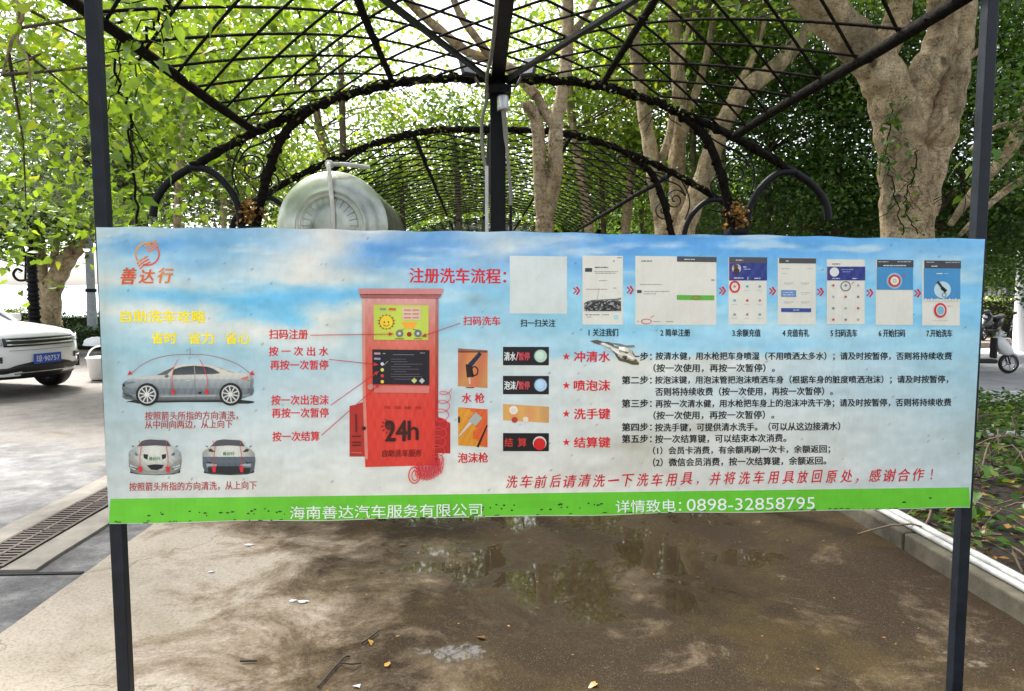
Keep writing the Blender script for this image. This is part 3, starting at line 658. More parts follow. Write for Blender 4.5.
p = Print().lay(1); p.rect(582.4, 255.8, 622.9, 324.6, PAPER); p.lay(2); p.disc(613.8, 261, .9, G); greek(p, 617, 622, 257.8, (110, 110, 110)); p.poly([(585, 268), (592, 268), (592, 271.8), (585, 271.8)], (60, 60, 60)); greek(p, 595, 608, 267.4, (70, 70, 70), 1); greek(p, 594, 618, 271.5); greek(p, 595, 616, 273.2); greek(p, 599, 607, 280.6); greek(p, 586, 607, 289.2, (160, 150, 140)); greek(p, 613, 617, 288)
p.lay(3).fill([(584, 303), (590, 300), (612, 299.5), (620.8, 297.5), (620.8, 311), (584, 311)], lambda x, y: tuple(np.array((34, 34, 34)) + (random.random() ** 3) * 150 + (y < 301.5) * 60), 1.4, 1.3)
p.lay(2); greek(p, 585, 600, 314.8, (100, 100, 100)); greek(p, 602, 609, 314.8, (100, 100, 100)); greek(p, 587, 592, 317); p.disc(616, 317, 2.4, (170, 208, 220)); p.line([(597, 300), (599, 288)], .4, (170, 160, 150)); p.done('phone_screen_picture', panel)
p = Print().lay(1); p.rect(635.3, 256.4, 716.3, 324.8, PAPER); p.lay(2); p.poly([(676.9, 256.4), (716.4, 257), (716.3, 262.2), (676.8, 261.6)], (74, 76, 80)); p.lay(3); greek(p, 684, 695, 259.4, (200, 200, 200), 1); p.lay(2)
greek(p, 641, 652, 261, (90, 90, 90), 1); p.poly([(676.7, 295), (714.2, 295.4), (714, 300.2), (676.7, 299.8)], (98, 176, 60)); greek(p, 640, 662, 284.4); p.poly([(637, 290), (641.5, 290), (641.5, 293), (637, 293)], (70, 70, 70)); greek(p, 644, 669, 291.4); greek(p, 644, 656, 293.8)
greek(p, 637, 639, 321.2); greek(p, 653, 661, 321.6); greek(p, 666, 673, 321.6); p.ring(646.3, 321.4, 5, .7, (200, 60, 54), 2.3); p.lay(3).ring(696, 297.6, 4, .7, (170, 90, 40), 1.8); p.line([(650, 318), (654, 315.4)], .5, (200, 90, 80)); greek(p, 711, 715, 280, (90, 90, 90), .8); p.done('phone_screen_picture', panel)
def navy(p, x0, x1, y0, y1): p.fill([(x0, y0), (x1, y0), (x1, y1), (x0, y1)], lambda x, y: (44 + 30 * math.exp(-((x - x0) / 8) ** 2), 58 + 12 * math.sin(x * .6 + y * .4), 130 + 16 * math.sin(x * .8 - y * .5)), 3, 2.5)
p = Print().lay(1); p.rect(728.4, 257.4, 766.6, 324.5, PAPER); p.lay(2).rect(729, 257.2, 767, 263, (78, 76, 84)); p.lay(3); greek(p, 735.5, 743, 260.2, (190, 190, 190), 1); p.lay(2); navy(p, 729, 766.8, 263, 280.5); p.lay(3).disc(736.2, 268.6, 4.6, (196, 180, 186)); p.lay(4).disc(736, 271, 3, (60, 50, 48)).disc(735.5, 266.5, 2.4, (90, 70, 64)); greek(p, 743, 746, 267, (200, 206, 220), 1); greek(p, 743.5, 750, 269.2, (180, 186, 210)); greek(p, 733.5, 743, 278, (200, 200, 220), 1); greek(p, 754, 760, 278.3, (200, 200, 220), 1); p.line([(747.5, 277), (747.5, 280)], .7, (200, 200, 210))
p.lay(3); p.ring(734.5, 286.8, 4.5, 1.7, (206, 36, 44), 5.2)
for i in range(3):
    for j in range(3): icon(p, 734.4 + j * 12.6, 286.4 + i * 14, [(190, 120, 100), (90, 170, 190), (150, 150, 160)][(i + j) % 3] if (i, j) != (1, 1) else RED); greek(p, 731.6 + j * 12.6, 737 + j * 12.6, 290.4 + i * 14, (190, 188, 180), .5)
p.done('phone_screen_picture', panel)
p = Print().lay(1); p.rect(777.6, 258, 815.6, 324.7, PAPER); p.lay(2).rect(779, 258.2, 815.8, 263.4, (74, 74, 78)); p.lay(3); greek(p, 785.5, 789, 261, (200, 200, 200), 1); p.lay(2); greek(p, 781, 790, 268.4, (190, 190, 184)); greek(p, 806, 813, 268.6, (190, 190, 184)); greek(p, 782, 787, 273.4, (190, 190, 184))
for x, y in ((784, 283), (800.5, 283), (800.5, 292.8), (784, 302), (800.5, 302)): greek(p, x, x + 9, y, (170, 170, 164)); greek(p, x + 1, x + 7, y + 1.6, (190, 190, 184), .5)
p.poly([(781, 290), (796, 290.2), (796, 297), (781, 296.8)], (104, 140, 196)); p.lay(3); greek(p, 783, 793, 292.4, (210, 220, 230)); greek(p, 782.6, 794, 294.8, (210, 220, 230)); p.lay(2).poly([(781, 308), (811, 308.3), (811, 312.2), (781, 312)], (48, 76, 150)); p.lay(3); greek(p, 793, 799, 310, (200, 210, 230), 1); p.done('phone_screen_picture', panel)
p = Print().lay(1); p.rect(826.6, 259.5, 864.6, 324.2, PAPER); p.lay(2); greek(p, 832, 840, 264, (90, 90, 90), 1); navy(p, 827, 864.9, 266.6, 280.4); p.lay(3).disc(834, 272, 4.6, (220, 222, 220)); greek(p, 841, 853, 269.6, (150, 160, 200)); greek(p, 842, 850, 271.8, (150, 160, 200)); greek(p, 832, 840, 278.5, (200, 200, 220), .9); greek(p, 852, 857, 278.5, (200, 200, 220), .9); p.ring(845.3, 286.2, 4.7, .8, (84, 84, 92), 4.6)
for i in range(4):
    for j in range(3): icon(p, 833 + j * 12.4, 285.4 + i * 11.4, [(190, 90, 80), (120, 130, 140), (170, 170, 170)][(i * 2 + j) % 3]); 
p.line([(851, 284), (854, 281.6)], .6, (206, 90, 90)); p.done('phone_screen_picture', panel)
BL = (66, 142, 196)
p = Print().lay(1); p.rect(875.6, 260, 912.8, 324.9, PAPER); p.lay(2).rect(876.8, 260, 913.2, 267.2, (62, 64, 70)); p.rect(876.4, 267.2, 912.8, 289.8, BL); p.lay(3); greek(p, 883, 906, 265.6, (210, 210, 210), 1); greek(p, 878, 888, 261.8, (190, 190, 190), .7); greek(p, 897, 911, 261.8, (190, 190, 190), .7); p.disc(894, 280.8, 8, (140, 186, 212)); p.lay(4).disc(894, 280.8, 6.2, (206, 50, 56)); p.lay(5).disc(894, 280.8, 4.2, (222, 222, 206)); p.lay(6).ring(894, 280.8, 1.4, .5, (120, 150, 150)); p.lay(4).line([(901, 277), (904, 274.5)], 1.5, (160, 90, 150)); p.done('phone_screen_picture', panel)
p = Print().lay(1); p.rect(922, 261, 959.6, 325.4, PAPER); p.lay(2).rect(924, 260.6, 960.6, 268.4, (62, 64, 70)); p.rect(923.6, 268.4, 960, 299.6, BL); p.lay(3); greek(p, 931, 937, 266.2, (210, 210, 210), 1); greek(p, 926, 934, 262.2, (190, 190, 190), .7); greek(p, 945, 959, 262.4, (190, 190, 190), .7); p.line([(936, 273.6), (942, 273.6)], .9, (220, 226, 226)); p.line([(944, 273.6), (948, 273.6)], .7, (150, 196, 216)); p.disc(942, 289.8, 8.4, (186, 212, 220)); p.lay(4).line([(937, 281.5), (945, 292)], 2.4, (34, 46, 56)); p.line([(941, 287.5), (945.5, 291.5)], 3.4, (34, 46, 56)); p.ring(943.6, 295, 2, .5, (50, 60, 66))
for k in range(12): p.disc(925 + k * 3, 299.8 + (k % 2) * .4, 1.4, PAPER, n=8)
p.disc(939.8, 310.3, 6.3, (206, 44, 60), 7.4); p.lay(5).disc(939.8, 310.3, 4.4, (214, 214, 208), 5.4); p.lay(6).disc(939.8, 310.3, 3.4, (120, 176, 200), 4.2); p.lay(3); greek(p, 947, 952, 306, (210, 120, 120), .6); greek(p, 932, 948, 320.4, (190, 188, 180), .5); p.done('phone_screen_picture', panel)

# --- small photographs
p = Print().lay(1).fill([(458, 348.3), (487.6, 348.6), (487.4, 388), (458, 387.8)], lambda x, y: (206 - (y < 352) * 60 + 10 * math.sin(x * .35), 128 + 12 * math.sin(x * .3 + y * .1) - (y < 352) * 30, 80), 2, 2)
p.lay(2); p.line([(458, 351.8), (487.4, 351.8)], 1.2, (104, 56, 34)); p.line([(480.5, 353), (469, 366.5)], 3.6, (30, 44, 70), 5); p.poly([(465.5, 364), (472, 366), (474, 377), (467, 377.5)], (44, 30, 30)); p.ring(474.6, 371, 3.2, 1.3, (44, 32, 30), 4.4); p.line([(469.4, 377), (469.8, 384)], 1.6, (206, 196, 180)); p.line([(466, 387.5), (474, 387.5)], 1, (120, 60, 40)); p.done('spray_gun_picture', panel)
p = Print().lay(1).fill([(458, 407.3), (487.6, 407.5), (487.5, 447.2), (458.2, 447)], lambda x, y: (216, 96 + 50 * (1 if (x - 458) < (y - 407) * .2 + 11 + 3 * math.sin(y * .4) else 0) + 10 * math.sin(x + y * .5), 44), 2, 2)
p.lay(2); p.poly([(475.8, 412), (482.4, 418), (475.5, 426), (468.3, 420.5)], (168, 172, 164)); p.line([(470.6, 422.5), (458.4, 436.5)], 3, (206, 206, 200), .8); p.line([(487.2, 425), (477.5, 447)], 1.4, (36, 24, 26), 2.2); p.poly([(458, 416.5), (460, 416.5), (460, 422.5), (458, 422.5)], (34, 22, 26)); p.done('foam_gun_picture', panel)
words('gun_lettering', [('水 枪', 462, 484.4, 398, 10), ('泡沫枪', 458, 488, 457.6, 10)], RED, .03)
for i, (y0, y1) in enumerate([(346.8, 365.3), (375.8, 394.3), (404, 422.8), (433, 451.2)]):
    p = Print(); ym = (y0 + y1) / 2; p.lay(1)
    if i != 2: p.poly([(503, y0), (548.9, y0 + .1), (548.8, y1), (503, y1 - .1)], (28, 24, 26))
    else: p.fill([(503, y0), (548.9, y0 + .1), (548.8, y1), (503, y1 - .1)], lambda x, y: (218 - (x > 540) * 14, 158 + 8 * math.sin(x * .4), 94), 3, 3)
    p.lay(2)
    if i < 2:
        p.text(('清水', '泡沫')[i], 504.2, 515.6, ym + .2, 8.4, (222, 226, 226), .03); p.text('/', 515.8, 518.4, ym + .2, 8.4, (222, 160, 160), .02, fullh=False); p.text('暂停', 518.6, 529.6, ym + .2, 8, (214, 76, 90), .024)
        c = ((186, 214, 194), (168, 200, 224))[i]; p.disc(540.5, ym - .2, 6.9, (80, 92, 92)); p.lay(3).disc(540.5, ym, 6.2, c); p.lay(4).disc(539.8, ym - .6, 4, tuple(min(255, v + 16) for v in c))
    elif i == 2:
        p.disc(513.5, 410, 4.3, (238, 226, 206)); p.lay(3).disc(513.5, 410, 2.4, (220, 214, 206)); p.lay(2).disc(514.6, 419.8, 3, (176, 66, 40)); p.disc(525.6, 419.4, 2.8, (232, 218, 196))
    else:
        p.text('结', 504.6, 512.6, ym + .2, 8.8, (206, 60, 54), .026); p.text('算', 517.8, 526.4, ym + .2, 8.8, (206, 60, 54), .026); p.disc(539.6, ym + .8, 6.8, (218, 206, 200)); p.lay(3).disc(539.5, ym + 1.8, 6, (214, 34, 34))
    p.done('button_picture', panel)
for t, y in [('冲清水', 356.6), ('喷泡沫', 385.4), ('洗手键', 413.8), ('结算键', 442.3)]:
    p = Print().lay(1); p.text(t, 574, 610, y, 10.6, RED, .034)
    p.poly([(566.3 + (4.1 if k % 2 == 0 else 1.6) * math.sin(k * PI / 5), y - (4.1 if k % 2 == 0 else 1.6) * math.cos(k * PI / 5)) for k in range(10)], RED)
    p.done('button_lettering', panel)
LN = [('第一步：', 356.2, '按清水健，用水枪把车身喷湿（不用喷洒太多水）；请及时按暂停，否则将持续收费', 655.6, 951.6), (None, 368.0, '（按一次使用，再按一次暂停）。', 653.5, 774.6),
      ('第二步：', 379.8, '按泡沫键，用泡沫管把泡沫喷洒车身（根据车身的脏度喷洒泡沫）；请及时按暂停，', 655, 948), (None, 391.4, '否则将持续收费（按一次使用，再按一次暂停）。', 655.3, 832.6),
      ('第三步：', 403.2, '再按一次清水健，用水枪把车身上的泡沫冲洗干净；请及时按暂停，否则将持续收费', 655.5, 951), (None, 415, '（按一次使用，再按一次暂停）。', 653.5, 774),
      ('第四步：', 426.8, '按洗手键，可提供清水洗手。（可以从这边接清水）', 655, 840), ('第五步：', 438.5, '按一次结算键，可以结束本次消费。', 655, 786),
      (None, 449.9, '（1）会员卡消费，有余额再刷一次卡，余额返回；', 653, 830), (None, 461.4, '（2）微信会员消费，按一次结算键，余额返回。', 653, 826)]
for a, y, t, x0, x1 in LN:
    p = Print().lay(1)
    dy = -slope(y) * (x0 + x1 - 1310) / 2 * 0
    if a: p.text(a, 622, 651.5, y + .2, 8.2, INK, .04, res=2)
    p.text(t, x0, x1, y, 8.4, INK, .028, res=2)
    p.done('instruction_lettering', panel)
p = Print().lay(1)
# the last line in brush-like characters, set one by one with a slight lilt
S_ = '洗车前后请清洗一下洗车用具，并将洗车用具放回原处，感谢合作！'
nS = len(S_)
for k, ch in enumerate(S_):
    if k and S_[k - 1] == '，': p.done('thanks_lettering', panel); p = Print().lay(1)
    x = 505 + (941 - 505) * (k + .5) / nS; y = 482 - 7.6 * (k + .5) / nS + random.uniform(-.5, .5)
    w = 6.4 + random.uniform(-.4, .6)
    if ch in '，': p.text(ch, x - 5, x - 2.6, y + 4, 3.5, (204, 40, 48), .02, fullh=False)
    elif ch == '！': p.text('!', x - 3, x - 1, y, 10.5, (204, 40, 48), .02, .2, fullh=False)
    elif ch == '一': p.line([(x - 6, y + .4), (x - 1, y), (x + 5, y - .5)], 1.4, (204, 40, 48), 2.0)
    else: p.text(ch, x - w, x + w - 1, y, 12.4, (204, 40, 48), .016, .22, slant=-.06)
p.done('thanks_lettering', panel)
# --- torn, curled strip of vinyl
mb = MB(); mb.smooth = True
def tp(x, y, o): u, z = B(x, y); return (u, -o, z)
strip = [((599, 342), (600, 344), .002), ((605, 342.5), (605, 346.5), .006), ((610, 344.5), (609, 349), .008), ((615, 345), (613, 352.5), .010), ((619, 347), (618, 355.5), .007), ((624, 347), (622, 358), .011), ((628, 349.5), (627, 358.5), .006), ((632, 351), (631, 360.5), .008), ((635, 355), (634.5, 361.5), .003)]
vs = []
for (a, b, o) in strip:
    for f, k in ((0, .25), (.3, 1.0), (.55, .6), (.8, 1.1), (1, .5)): vs.append(tp(a[0] * (1 - f) + b[0] * f + random.uniform(-1.3, 1.3), a[1] * (1 - f) + b[1] * f * .97 + random.uniform(-1.1, 1.1) + .03 * f * a[1], o * .6 * k * random.uniform(.4, 1.6)))
fs = [(i * 5 + k, (i + 1) * 5 + k, (i + 1) * 5 + k + 1, i * 5 + k + 1) for i in range(len(strip) - 1) for k in range(4)]
mb.smooth = False
for i, f in enumerate(fs): mb.add([vs[q] for q in f], [(0, 1, 2, 3)], rgb(*random.choice([(232, 228, 220), (216, 210, 198), (176, 166, 142), (236, 234, 228), (120, 108, 84)])))
flap = mb.build('torn_vinyl_flap', M['printed'], panel, local=True)
p = Print().lay(2); p.poly([(590, 340.8), (597, 339.8), (603, 341.6), (609, 342), (614, 345), (611, 348.4), (604, 345.6), (599, 344.6), (594, 343)], (96, 86, 70))
p.poly([(614, 352), (618, 354), (620, 358), (627, 359.6), (633, 361), (639, 362.6), (638.4, 364.8), (632, 364.6), (626, 362.4), (619, 360.6), (616, 356.4)], (86, 80, 60)); p.poly([(609, 342.6), (620, 343.6), (626, 345.4), (634, 345), (635, 347), (628, 347.6), (619, 346)], (132, 124, 104)); p.poly([(603, 346.4), (612, 351), (611, 352.6), (606, 350.2)], (206, 204, 196))
p.lay(3).poly([(633, 358.4), (636.6, 359.6), (638.6, 364), (634.6, 363.2)], (108, 96, 48)); p.done('torn_patch', panel)

# --- posts, frame rails behind the panel
def post(px0, py0, px1, py1, ztop, flip):
    a = B(px0, py0, .037); b = B(px1, py1, .037); k = (a[0] - b[0]) / (a[1] - b[1])
    zb = -.05; p0 = (b[0] + k * (zb - b[1]), .031, zb); p1 = (b[0] + k * (ztop - b[1]), .031, ztop)
    mb = MB(); bm = mb.bar(p0, p1, .040, .040)
    o = mb.build('post', M['post'], board, local=True); bv = o.modifiers.new('bevel', 'BEVEL'); bv.width = .003; bv.segments = 2
    return o
post(94, 0, 122.6, 600, 2.9, 1); post(988.7, 0, 957.5, 600, 2.9, -1)
mb = MB()
for y in (236, 500):
    a = B(112, y, .037); b = B(960, y + (8 if y < 300 else -12), .037); mb.bar((a[0], .031, a[1]), (b[0], .031, b[1]), .028)
mb.build('frame_rail', M['post'], board, local=True)
# ------------------------------------------------------------------ the pergola
PCX = .135
PROF = [(0, 2.89), (.35, 2.885), (.69, 2.85), (1.1, 2.735), (1.585, 2.53), (2.0, 2.30)]
def pz(u):
    u = abs(u)
    return float(np.interp(u, PRU, PRZ))
_pc = catmull([(-.35, 2.885), *PROF], 10); _pc = [q for q in _pc if q[0] >= 0]; PRU = [q[0] for q in _pc]; PRZ = [q[1] for q in _pc]
def helix(pts, r, turns, amp=1.0):
    P = [Vector(p) for p in pts]; n = len(P) * 5; out = []
    for i in range(n):
        t = i / (n - 1) * (len(P) - 1); k = min(int(t), len(P) - 2); p = P[k].lerp(P[k + 1], t - k); d = (P[k + 1] - P[k]).normalized()
        a = d.cross(Vector((0, 1, .1))).normalized(); b = d.cross(a); g = turns * 2 * PI * i / n + .6 * math.sin(i * .37)
        rr = r * amp * (1 + .3 * math.sin(i * .9)); out.append(p + (a * math.cos(g) + b * math.sin(g)) * rr)
    return out
def pergola(label, y0, y1, front=True, detail=True, arch_y=None, columns=(0, 1)):
    t = thing('iron_pergola', label, 'pergola', (PCX, (y0 + y1) / 2, 0), 0, 'iron pergola bays down the path')
    X = lambda u: PCX + u
    ends = [y for i, y in enumerate((y0, y1)) if i in columns]
    for Y in ends:
        mb = MB(); arc = [(X(u), Y, pz(u)) for u in np.linspace(-2.0, 2.0, 41)]
        mb.tube(arc, .027, 8, bump=.12)
        if detail:
            for s in range(3): mb.tube(helix(arc, .025, 16 + 5 * s), .006 + .002 * s, 5, cap=False)
        mb.build('arch', M['viney'] if detail else M['iron'], t)
        for sg in (-1, 1):
            mb = MB(); ho = catmull([(X(sg * 1.95), Y, 2.33), (X(sg * 2.13), Y, 2.22), (X(sg * 2.23), Y, 2.10), (X(sg * 2.26), Y, 1.98)], 5); mb.tube(ho, .027, 8); mb.build('hook', M['iron'], t)
            mb = MB(); ih = catmull([(X(sg * 2.02), Y - .01, 2.295), (X(sg * 1.90), Y - .01, 2.285), (X(sg * 1.79), Y - .01, 2.20), (X(sg * 1.71), Y - .01, 2.06), (X(sg * 1.68), Y - .01, 1.86)], 5); mb.tube(ih, .024, 8); mb.build('bracket', M['iron'], t)
            mb = MB(); kb = catmull([(X(sg * 1.20), Y + .01, 2.70), (X(sg * 1.38), Y + .01, 2.55), (X(sg * 1.48), Y + .01, 2.36), (X(sg * 1.56), Y + .01, 2.10), (X(sg * 1.60), Y, 1.90)], 5); mb.tube(kb, .030, 8, bump=.1)
            if detail: mb.tube(helix(kb, .03, 7), .009, 5, cap=False)
            mb.build('knee_brace', M['viney'] if detail else M['iron'], t)
            mb = MB(); mb.box((X(sg * 1.62), Y, .96), (.09, .09, 1.92)); mb.box((X(sg * 1.62), Y, 1.90), (.13, .13, .03)); mb.box((X(sg * 1.62), Y, .03), (.2, .2, .06)); mb.build('column', M['iron'], t)
            if detail:
                mb = MB()
                def spiral(cx, cz, r, a0, turns, tail):
                    P = [(cx + (r * (1 - .85 * i / 30)) * math.cos(a0 + turns * 2 * PI * i / 30) * sg, Y, cz + (r * (1 - .85 * i / 30)) * math.sin(a0 + turns * 2 * PI * i / 30)) for i in range(31)]
                    mb.tube(tail + P, .0065, 5)
                a = spiral(X(sg * 1.40), 2.375, .085, 2.4, -1.6, [(X(sg * 1.66), Y, 2.44), (X(sg * 1.60), Y, 2.45), (X(sg * 1.50), Y, 2.47)]) if False else None
                for (cx, cz, r, a0, dr) in ((1.61, 2.295, .095, .4, 1.7), (1.51, 2.21, .085, -1.2, -1.6)):
                    P = [(X(sg * (cx + r * (1 - .88 * i / 36) * math.cos(a0 + dr * 2 * PI * i / 36))), Y, cz + r * (1 - .88 * i / 36) * math.sin(a0 + dr * 2 * PI * i / 36)) for i in range(37)]
                    mb.tube(P, .0065, 5)
                mb.tube(catmull([(X(sg * 1.66), Y, 2.47), (X(sg * 1.72), Y, 2.36), (X(sg * 1.74), Y, 2.24), (X(sg * 1.70), Y, 2.12)], 5), .0065, 5)
                mb.tube(catmull([(X(sg * 1.38), Y, 2.55), (X(sg * 1.52), Y, 2.47), (X(sg * 1.64), Y, 2.42), (X(sg * 1.705), Y, 2.33)], 5), .0065, 5)
                mb.build('scroll', M['iron'], t)
    for u in (-1.585, -.69, 0, .69, 1.585):
        mb = MB(); r = .026 if abs(u) > 1 else .020
        P = [(X(u), y, pz(u) + .006 * math.sin(y * 3 + u)) for y in np.linspace(y0, y1, 10)]
        if u == 0: mb.box((X(0), (y0 + y1) / 2, 2.905), (.085, y1 - y0, .07))
        else: mb.tube(P, r, 8, bump=.1)
        if detail and u: mb.tube(helix(P, .018, 11), .008, 5, cap=False); mb.tube(helix(P, .018, 17), .005, 5, cap=False)
        mb.build('ridge_beam' if u == 0 else 'purlin', M['iron'] if u == 0 else M['viney'], t)
    # lattice of thin rods at 45 degrees across the curved roof
    mb = MB(); st = .345; rr = .0075 if detail else .0085; k = 0
    ys = y0 - 3.4
    us = np.linspace(-1.585, 1.585, 25)
    while ys < y1 + 3.4:
        for sg in (-1, 1):
            seg = []
            for u in us:
                y = ys + sg * u
                if y0 + .01 <= y <= y1 - .01: seg.append((X(u), y, pz(u) + .018 + .008 * sg))
                else:
                    if len(seg) > 2: mb.tube(seg, rr, 5, cap=False)
                    seg = []
            if len(seg) > 2: mb.tube(seg, rr, 5, cap=False)
        ys += st
    mb.build('lattice', M['viney'] if detail else M['iron'], t)
    return t
A1 = 5.0; A2 = 6.55
near = pergola('nearest iron pergola bay with diamond lattice roof and scrolled arch above the board', 1.75, A1, columns=(0, 1))
pergola('second iron pergola bay beyond the silver tank, arch and lattice roof', A2, 13.6, columns=(0,))
pergola('farthest iron pergola bay, a lattice roof deep in the tunnel', 14.6, 22.0, detail=False, columns=(1,))
# centre pole, braces, lamps of the near bay
def npart(name, mb, mat=None): return mb.build(name, mat or M['iron'], near)
mb = MB(); mb.box((PCX, A1 + .0, 1.44), (.10, .10, 2.88)); npart('centre_pole', mb)
mb = MB(); mb.box((PCX, A1 - .02, 2.80), (.17, .19, .05)); npart('pole_collar', mb)
M['zinc'] = simple('zinc pipe', (.55, .56, .56), .35, .85)
M['hosew'] = simple('dirty white hose', (.22, .21, .18), .7)
for sg in (-1, 1):
    mb = MB(); mb.bar((PCX + sg * .04, A1 - .05, 2.86), (PCX + sg * 1.05, 1.9, 2.72), .035, .02); npart('brace', mb)
    c = Vector((PCX + sg * .20, A1 - .12, 2.93)); Rm = Euler((R(-25), 0, R(-sg * 28))).to_matrix()
    fl = MB(); fl.box(c, (.095, .03, .145), M=Rm, bev=.008); body = fl.build('flood_lamp', simple('lamp housing', (.02, .02, .02), .4), near)
    gl = MB(); gl.box(c + Rm @ Vector((0, -.018, 0)), (.08, .004, .12), M=Rm); gl.build('lamp_glass', simple('lamp glass', (.22, .23, .22), .12, spec=.8), body)
    br = MB(); br.tube([c + Vector((0, .02, .03)), (PCX + sg * .12, A1 - .05, 2.83), (PCX + sg * .05, A1, 2.84)], .009, 6); br.build('lamp_bracket', M['hosew'], body)
mb = MB(); mb.tube(catmull([(PCX - .045, 1.8, 2.83), (PCX - .04, 3, 2.845), (PCX - .05, 4.2, 2.84), (PCX - .075, 4.75, 2.83), (PCX - .07, 4.92, 2.75), (PCX - .105, 4.93, 2.60), (PCX - .10, 4.93, 2.4), (PCX - .075, 4.93, 2.28)], 6), .011, 6); npart('conduit_hose', mb, M['hosew'])
mb = MB(); mb.box((PCX - .075, 4.93, 2.02), (.022, .02, .58)); npart('conduit_strip', mb, simple('white conduit', (.6, .6, .58), .5))
mb = MB(); mb.lathe([(0, 2.655), (.036, 2.655), (.038, 2.67), (.038, 2.74), (.034, 2.75), (0, 2.75)], (PCX + .03, 4.88, 0), 20); npart('pipe_fitting', mb, M['zinc'])
mb = MB(); mb.tube(catmull([(PCX + .035, 4.88, 2.66), (PCX + .05, 4.87, 2.48), (PCX + .075, 4.86, 2.2), (PCX + .08, 4.87, 2.05)], 5), [.016] * 6 + [.010] * 5 + [.013] * 5, 8); npart('hanging_cable', mb, M['hosew'])
mb = MB(); mb.tube([(PCX + .08, 4.87, 2.12), (PCX + .083, 4.87, 1.1)], .011, 6); npart('hanging_cable', mb)

# dry leaf litter caught on the column heads
M['dry'] = leaf_mat('dry leaves', (.08, .04, .015, 1), (.34, .17, .05, 1), .2, .04, (.55, .33, .08, 1))
for sg, lab in ((-1, 'clump of dry brown leaves caught on the left column head by the tank'), (1, 'clump of dry orange leaves caught on the right column head')):
    t = thing('dry_leaf_clump', lab, 'leaf litter', (PCX + sg * 1.62, A1, 1.92), 0, 'dry leaf clumps on the column heads')
    c = np.array([PCX + sg * 1.62, A1, 2.0]); leaves('leaf', c + rng.normal(size=(300, 3)) * [.038, .038, .045], rng.uniform(.018, .045, 300), M['dry'], t, up=0).__setitem__('kind', 'stuff')
    mb = MB()
    for k in range(26): a = rng.normal(size=3) * [.06, .05, .04] + c; mb.tube([a, a + rng.normal(size=3) * [.07, .06, .05]], .004, 4)
    mb.build('twig', M['viney'], t, kind='stuff')

# vines along the near arch and purlins
M['vine'] = leaf_mat('vine leaves', (.03, .06, .012, 1), (.14, .20, .04, 1), .4, .06, (.25, .20, .07, 1))
M['lime'] = leaf_mat('lime green leaves', (.05, .11, .014, 1), (.19, .31, .03, 1), .55, .05, (.26, .34, .04, 1))
def vine(label, pts, n, size, spread, mat='vine'):
    t = thing('climbing_vine', label, 'vine', tuple(pts[0]), 0, 'vines wound on the pergola')
    P = np.array(catmull(pts, 8)); k = rng.integers(0, len(P), n); pos = P[k] + rng.normal(size=(n, 3)) * spread
    o = leaves('leaf', pos, rng.uniform(.6, 1.3, n) * size, M[mat], t, up=.2, heart=size > .05); o['kind'] = 'stuff'
    mb = MB()
    mb.tube([tuple(p + rng.normal(size=3) * .012) for p in P], .006, 5, cap=False)
    for _ in range(10):
        a = P[rng.integers(0, len(P))]; b = a + np.array([rng.normal() * .1, rng.normal() * .1, -rng.uniform(.05, .2)]); mb.tube([a, (a + b) / 2 + rng.normal(size=3) * .02, b], .003, 4, cap=False)
    mb.build('stem', M['viney'], t); return t
arcp = lambda u0, u1, Y, n=8: [(PCX + u, Y - .02, pz(u) + .01) for u in np.linspace(u0, u1, n)]
vine('thin leafy vine wound along the left half of the nearest arch', arcp(-1.7, -.05, A1), 210, .036, .03)
vine('thin leafy vine wound along the right half of the nearest arch', arcp(.1, 1.3, A1), 190, .036, .03)
vine('vine leaves along the left half of the second arch', arcp(-1.9, -.1, A2), 120, .036, .03)
vine('vine leaves along the right half of the second arch', arcp(.1, 1.9, A2), 120, .036, .03)
vine('sprigs of broad green leaves on the left edge bar at the top of the picture', [W(150, -40, 2.7), W(168, 0, 3.0), W(150, 30, 3.2), W(135, 60, 3.4)], 80, .065, .09, 'lime')
vine('leafy vine with brown leaves hanging from the left edge bar beside the left post', [W(118, 20, 3.4), W(118, 80, 3.5), W(132, 130, 3.6), W(138, 225, 3.7)], 70, .065, .06, 'lime')
# ------------------------------------------------------------------ water tank on its stand
t = thing('water_tank', 'big shiny stainless steel water tank lying on a steel stand behind the board', 'water tank', (-1.1, 6.1, 0))
n = N('brushed stainless steel'); v = n.coord((1, 1, 1)); f = n.noise(n.coord((2, 12, 2)), 4, 4); g = n.noise(v, 5, 5)
M['stainless'] = n.bsdf(n.ramp(g, [(.35, (.30, .33, .28, 1)), (.65, (.48, .50, .44, 1))]), n.math('ADD', n.math('MULTIPLY', f, .16), .24), .95, g, .05, .01)
cpt = W(333, 227, 5.55); RT = .435; TZ = cpt.z
Ry = Matrix(((1, 0, 0), (0, 0, -1), (0, 1, 0)))   # local z -> -y (towards the camera)
def tprof():
    P = [(0, .125), (.06, .125), (.10, .122), (.20, .118), (.205, .112), (.215, .110), (.222, .116), (.235, .117), (.242, .108), (.255, .106), (.262, .111), (.275, .111), (.282, .100), (.32, .088), (.37, .062), (.41, .030), (.43, .008), (.438, 0), (.442, -.006), (.436, -.012), (.434, -.03)]
    z = -.03
    for k in range(7):
        z0 = -.16 - k * .17; P += [(.434, z0 + .012), (.440, z0), (.434, z0 - .012)]
    P += [(.434, -1.30), (.442, -1.31), (.434, -1.32), (.40, -1.36), (.28, -1.42), (0, -1.44)]; return P
mb = MB(); mb.lathe([(r * .92, z) for r, z in tprof()], cpt, 64, M=Ry); mb.build('tank_shell', M['stainless'], t)
mb = MB()
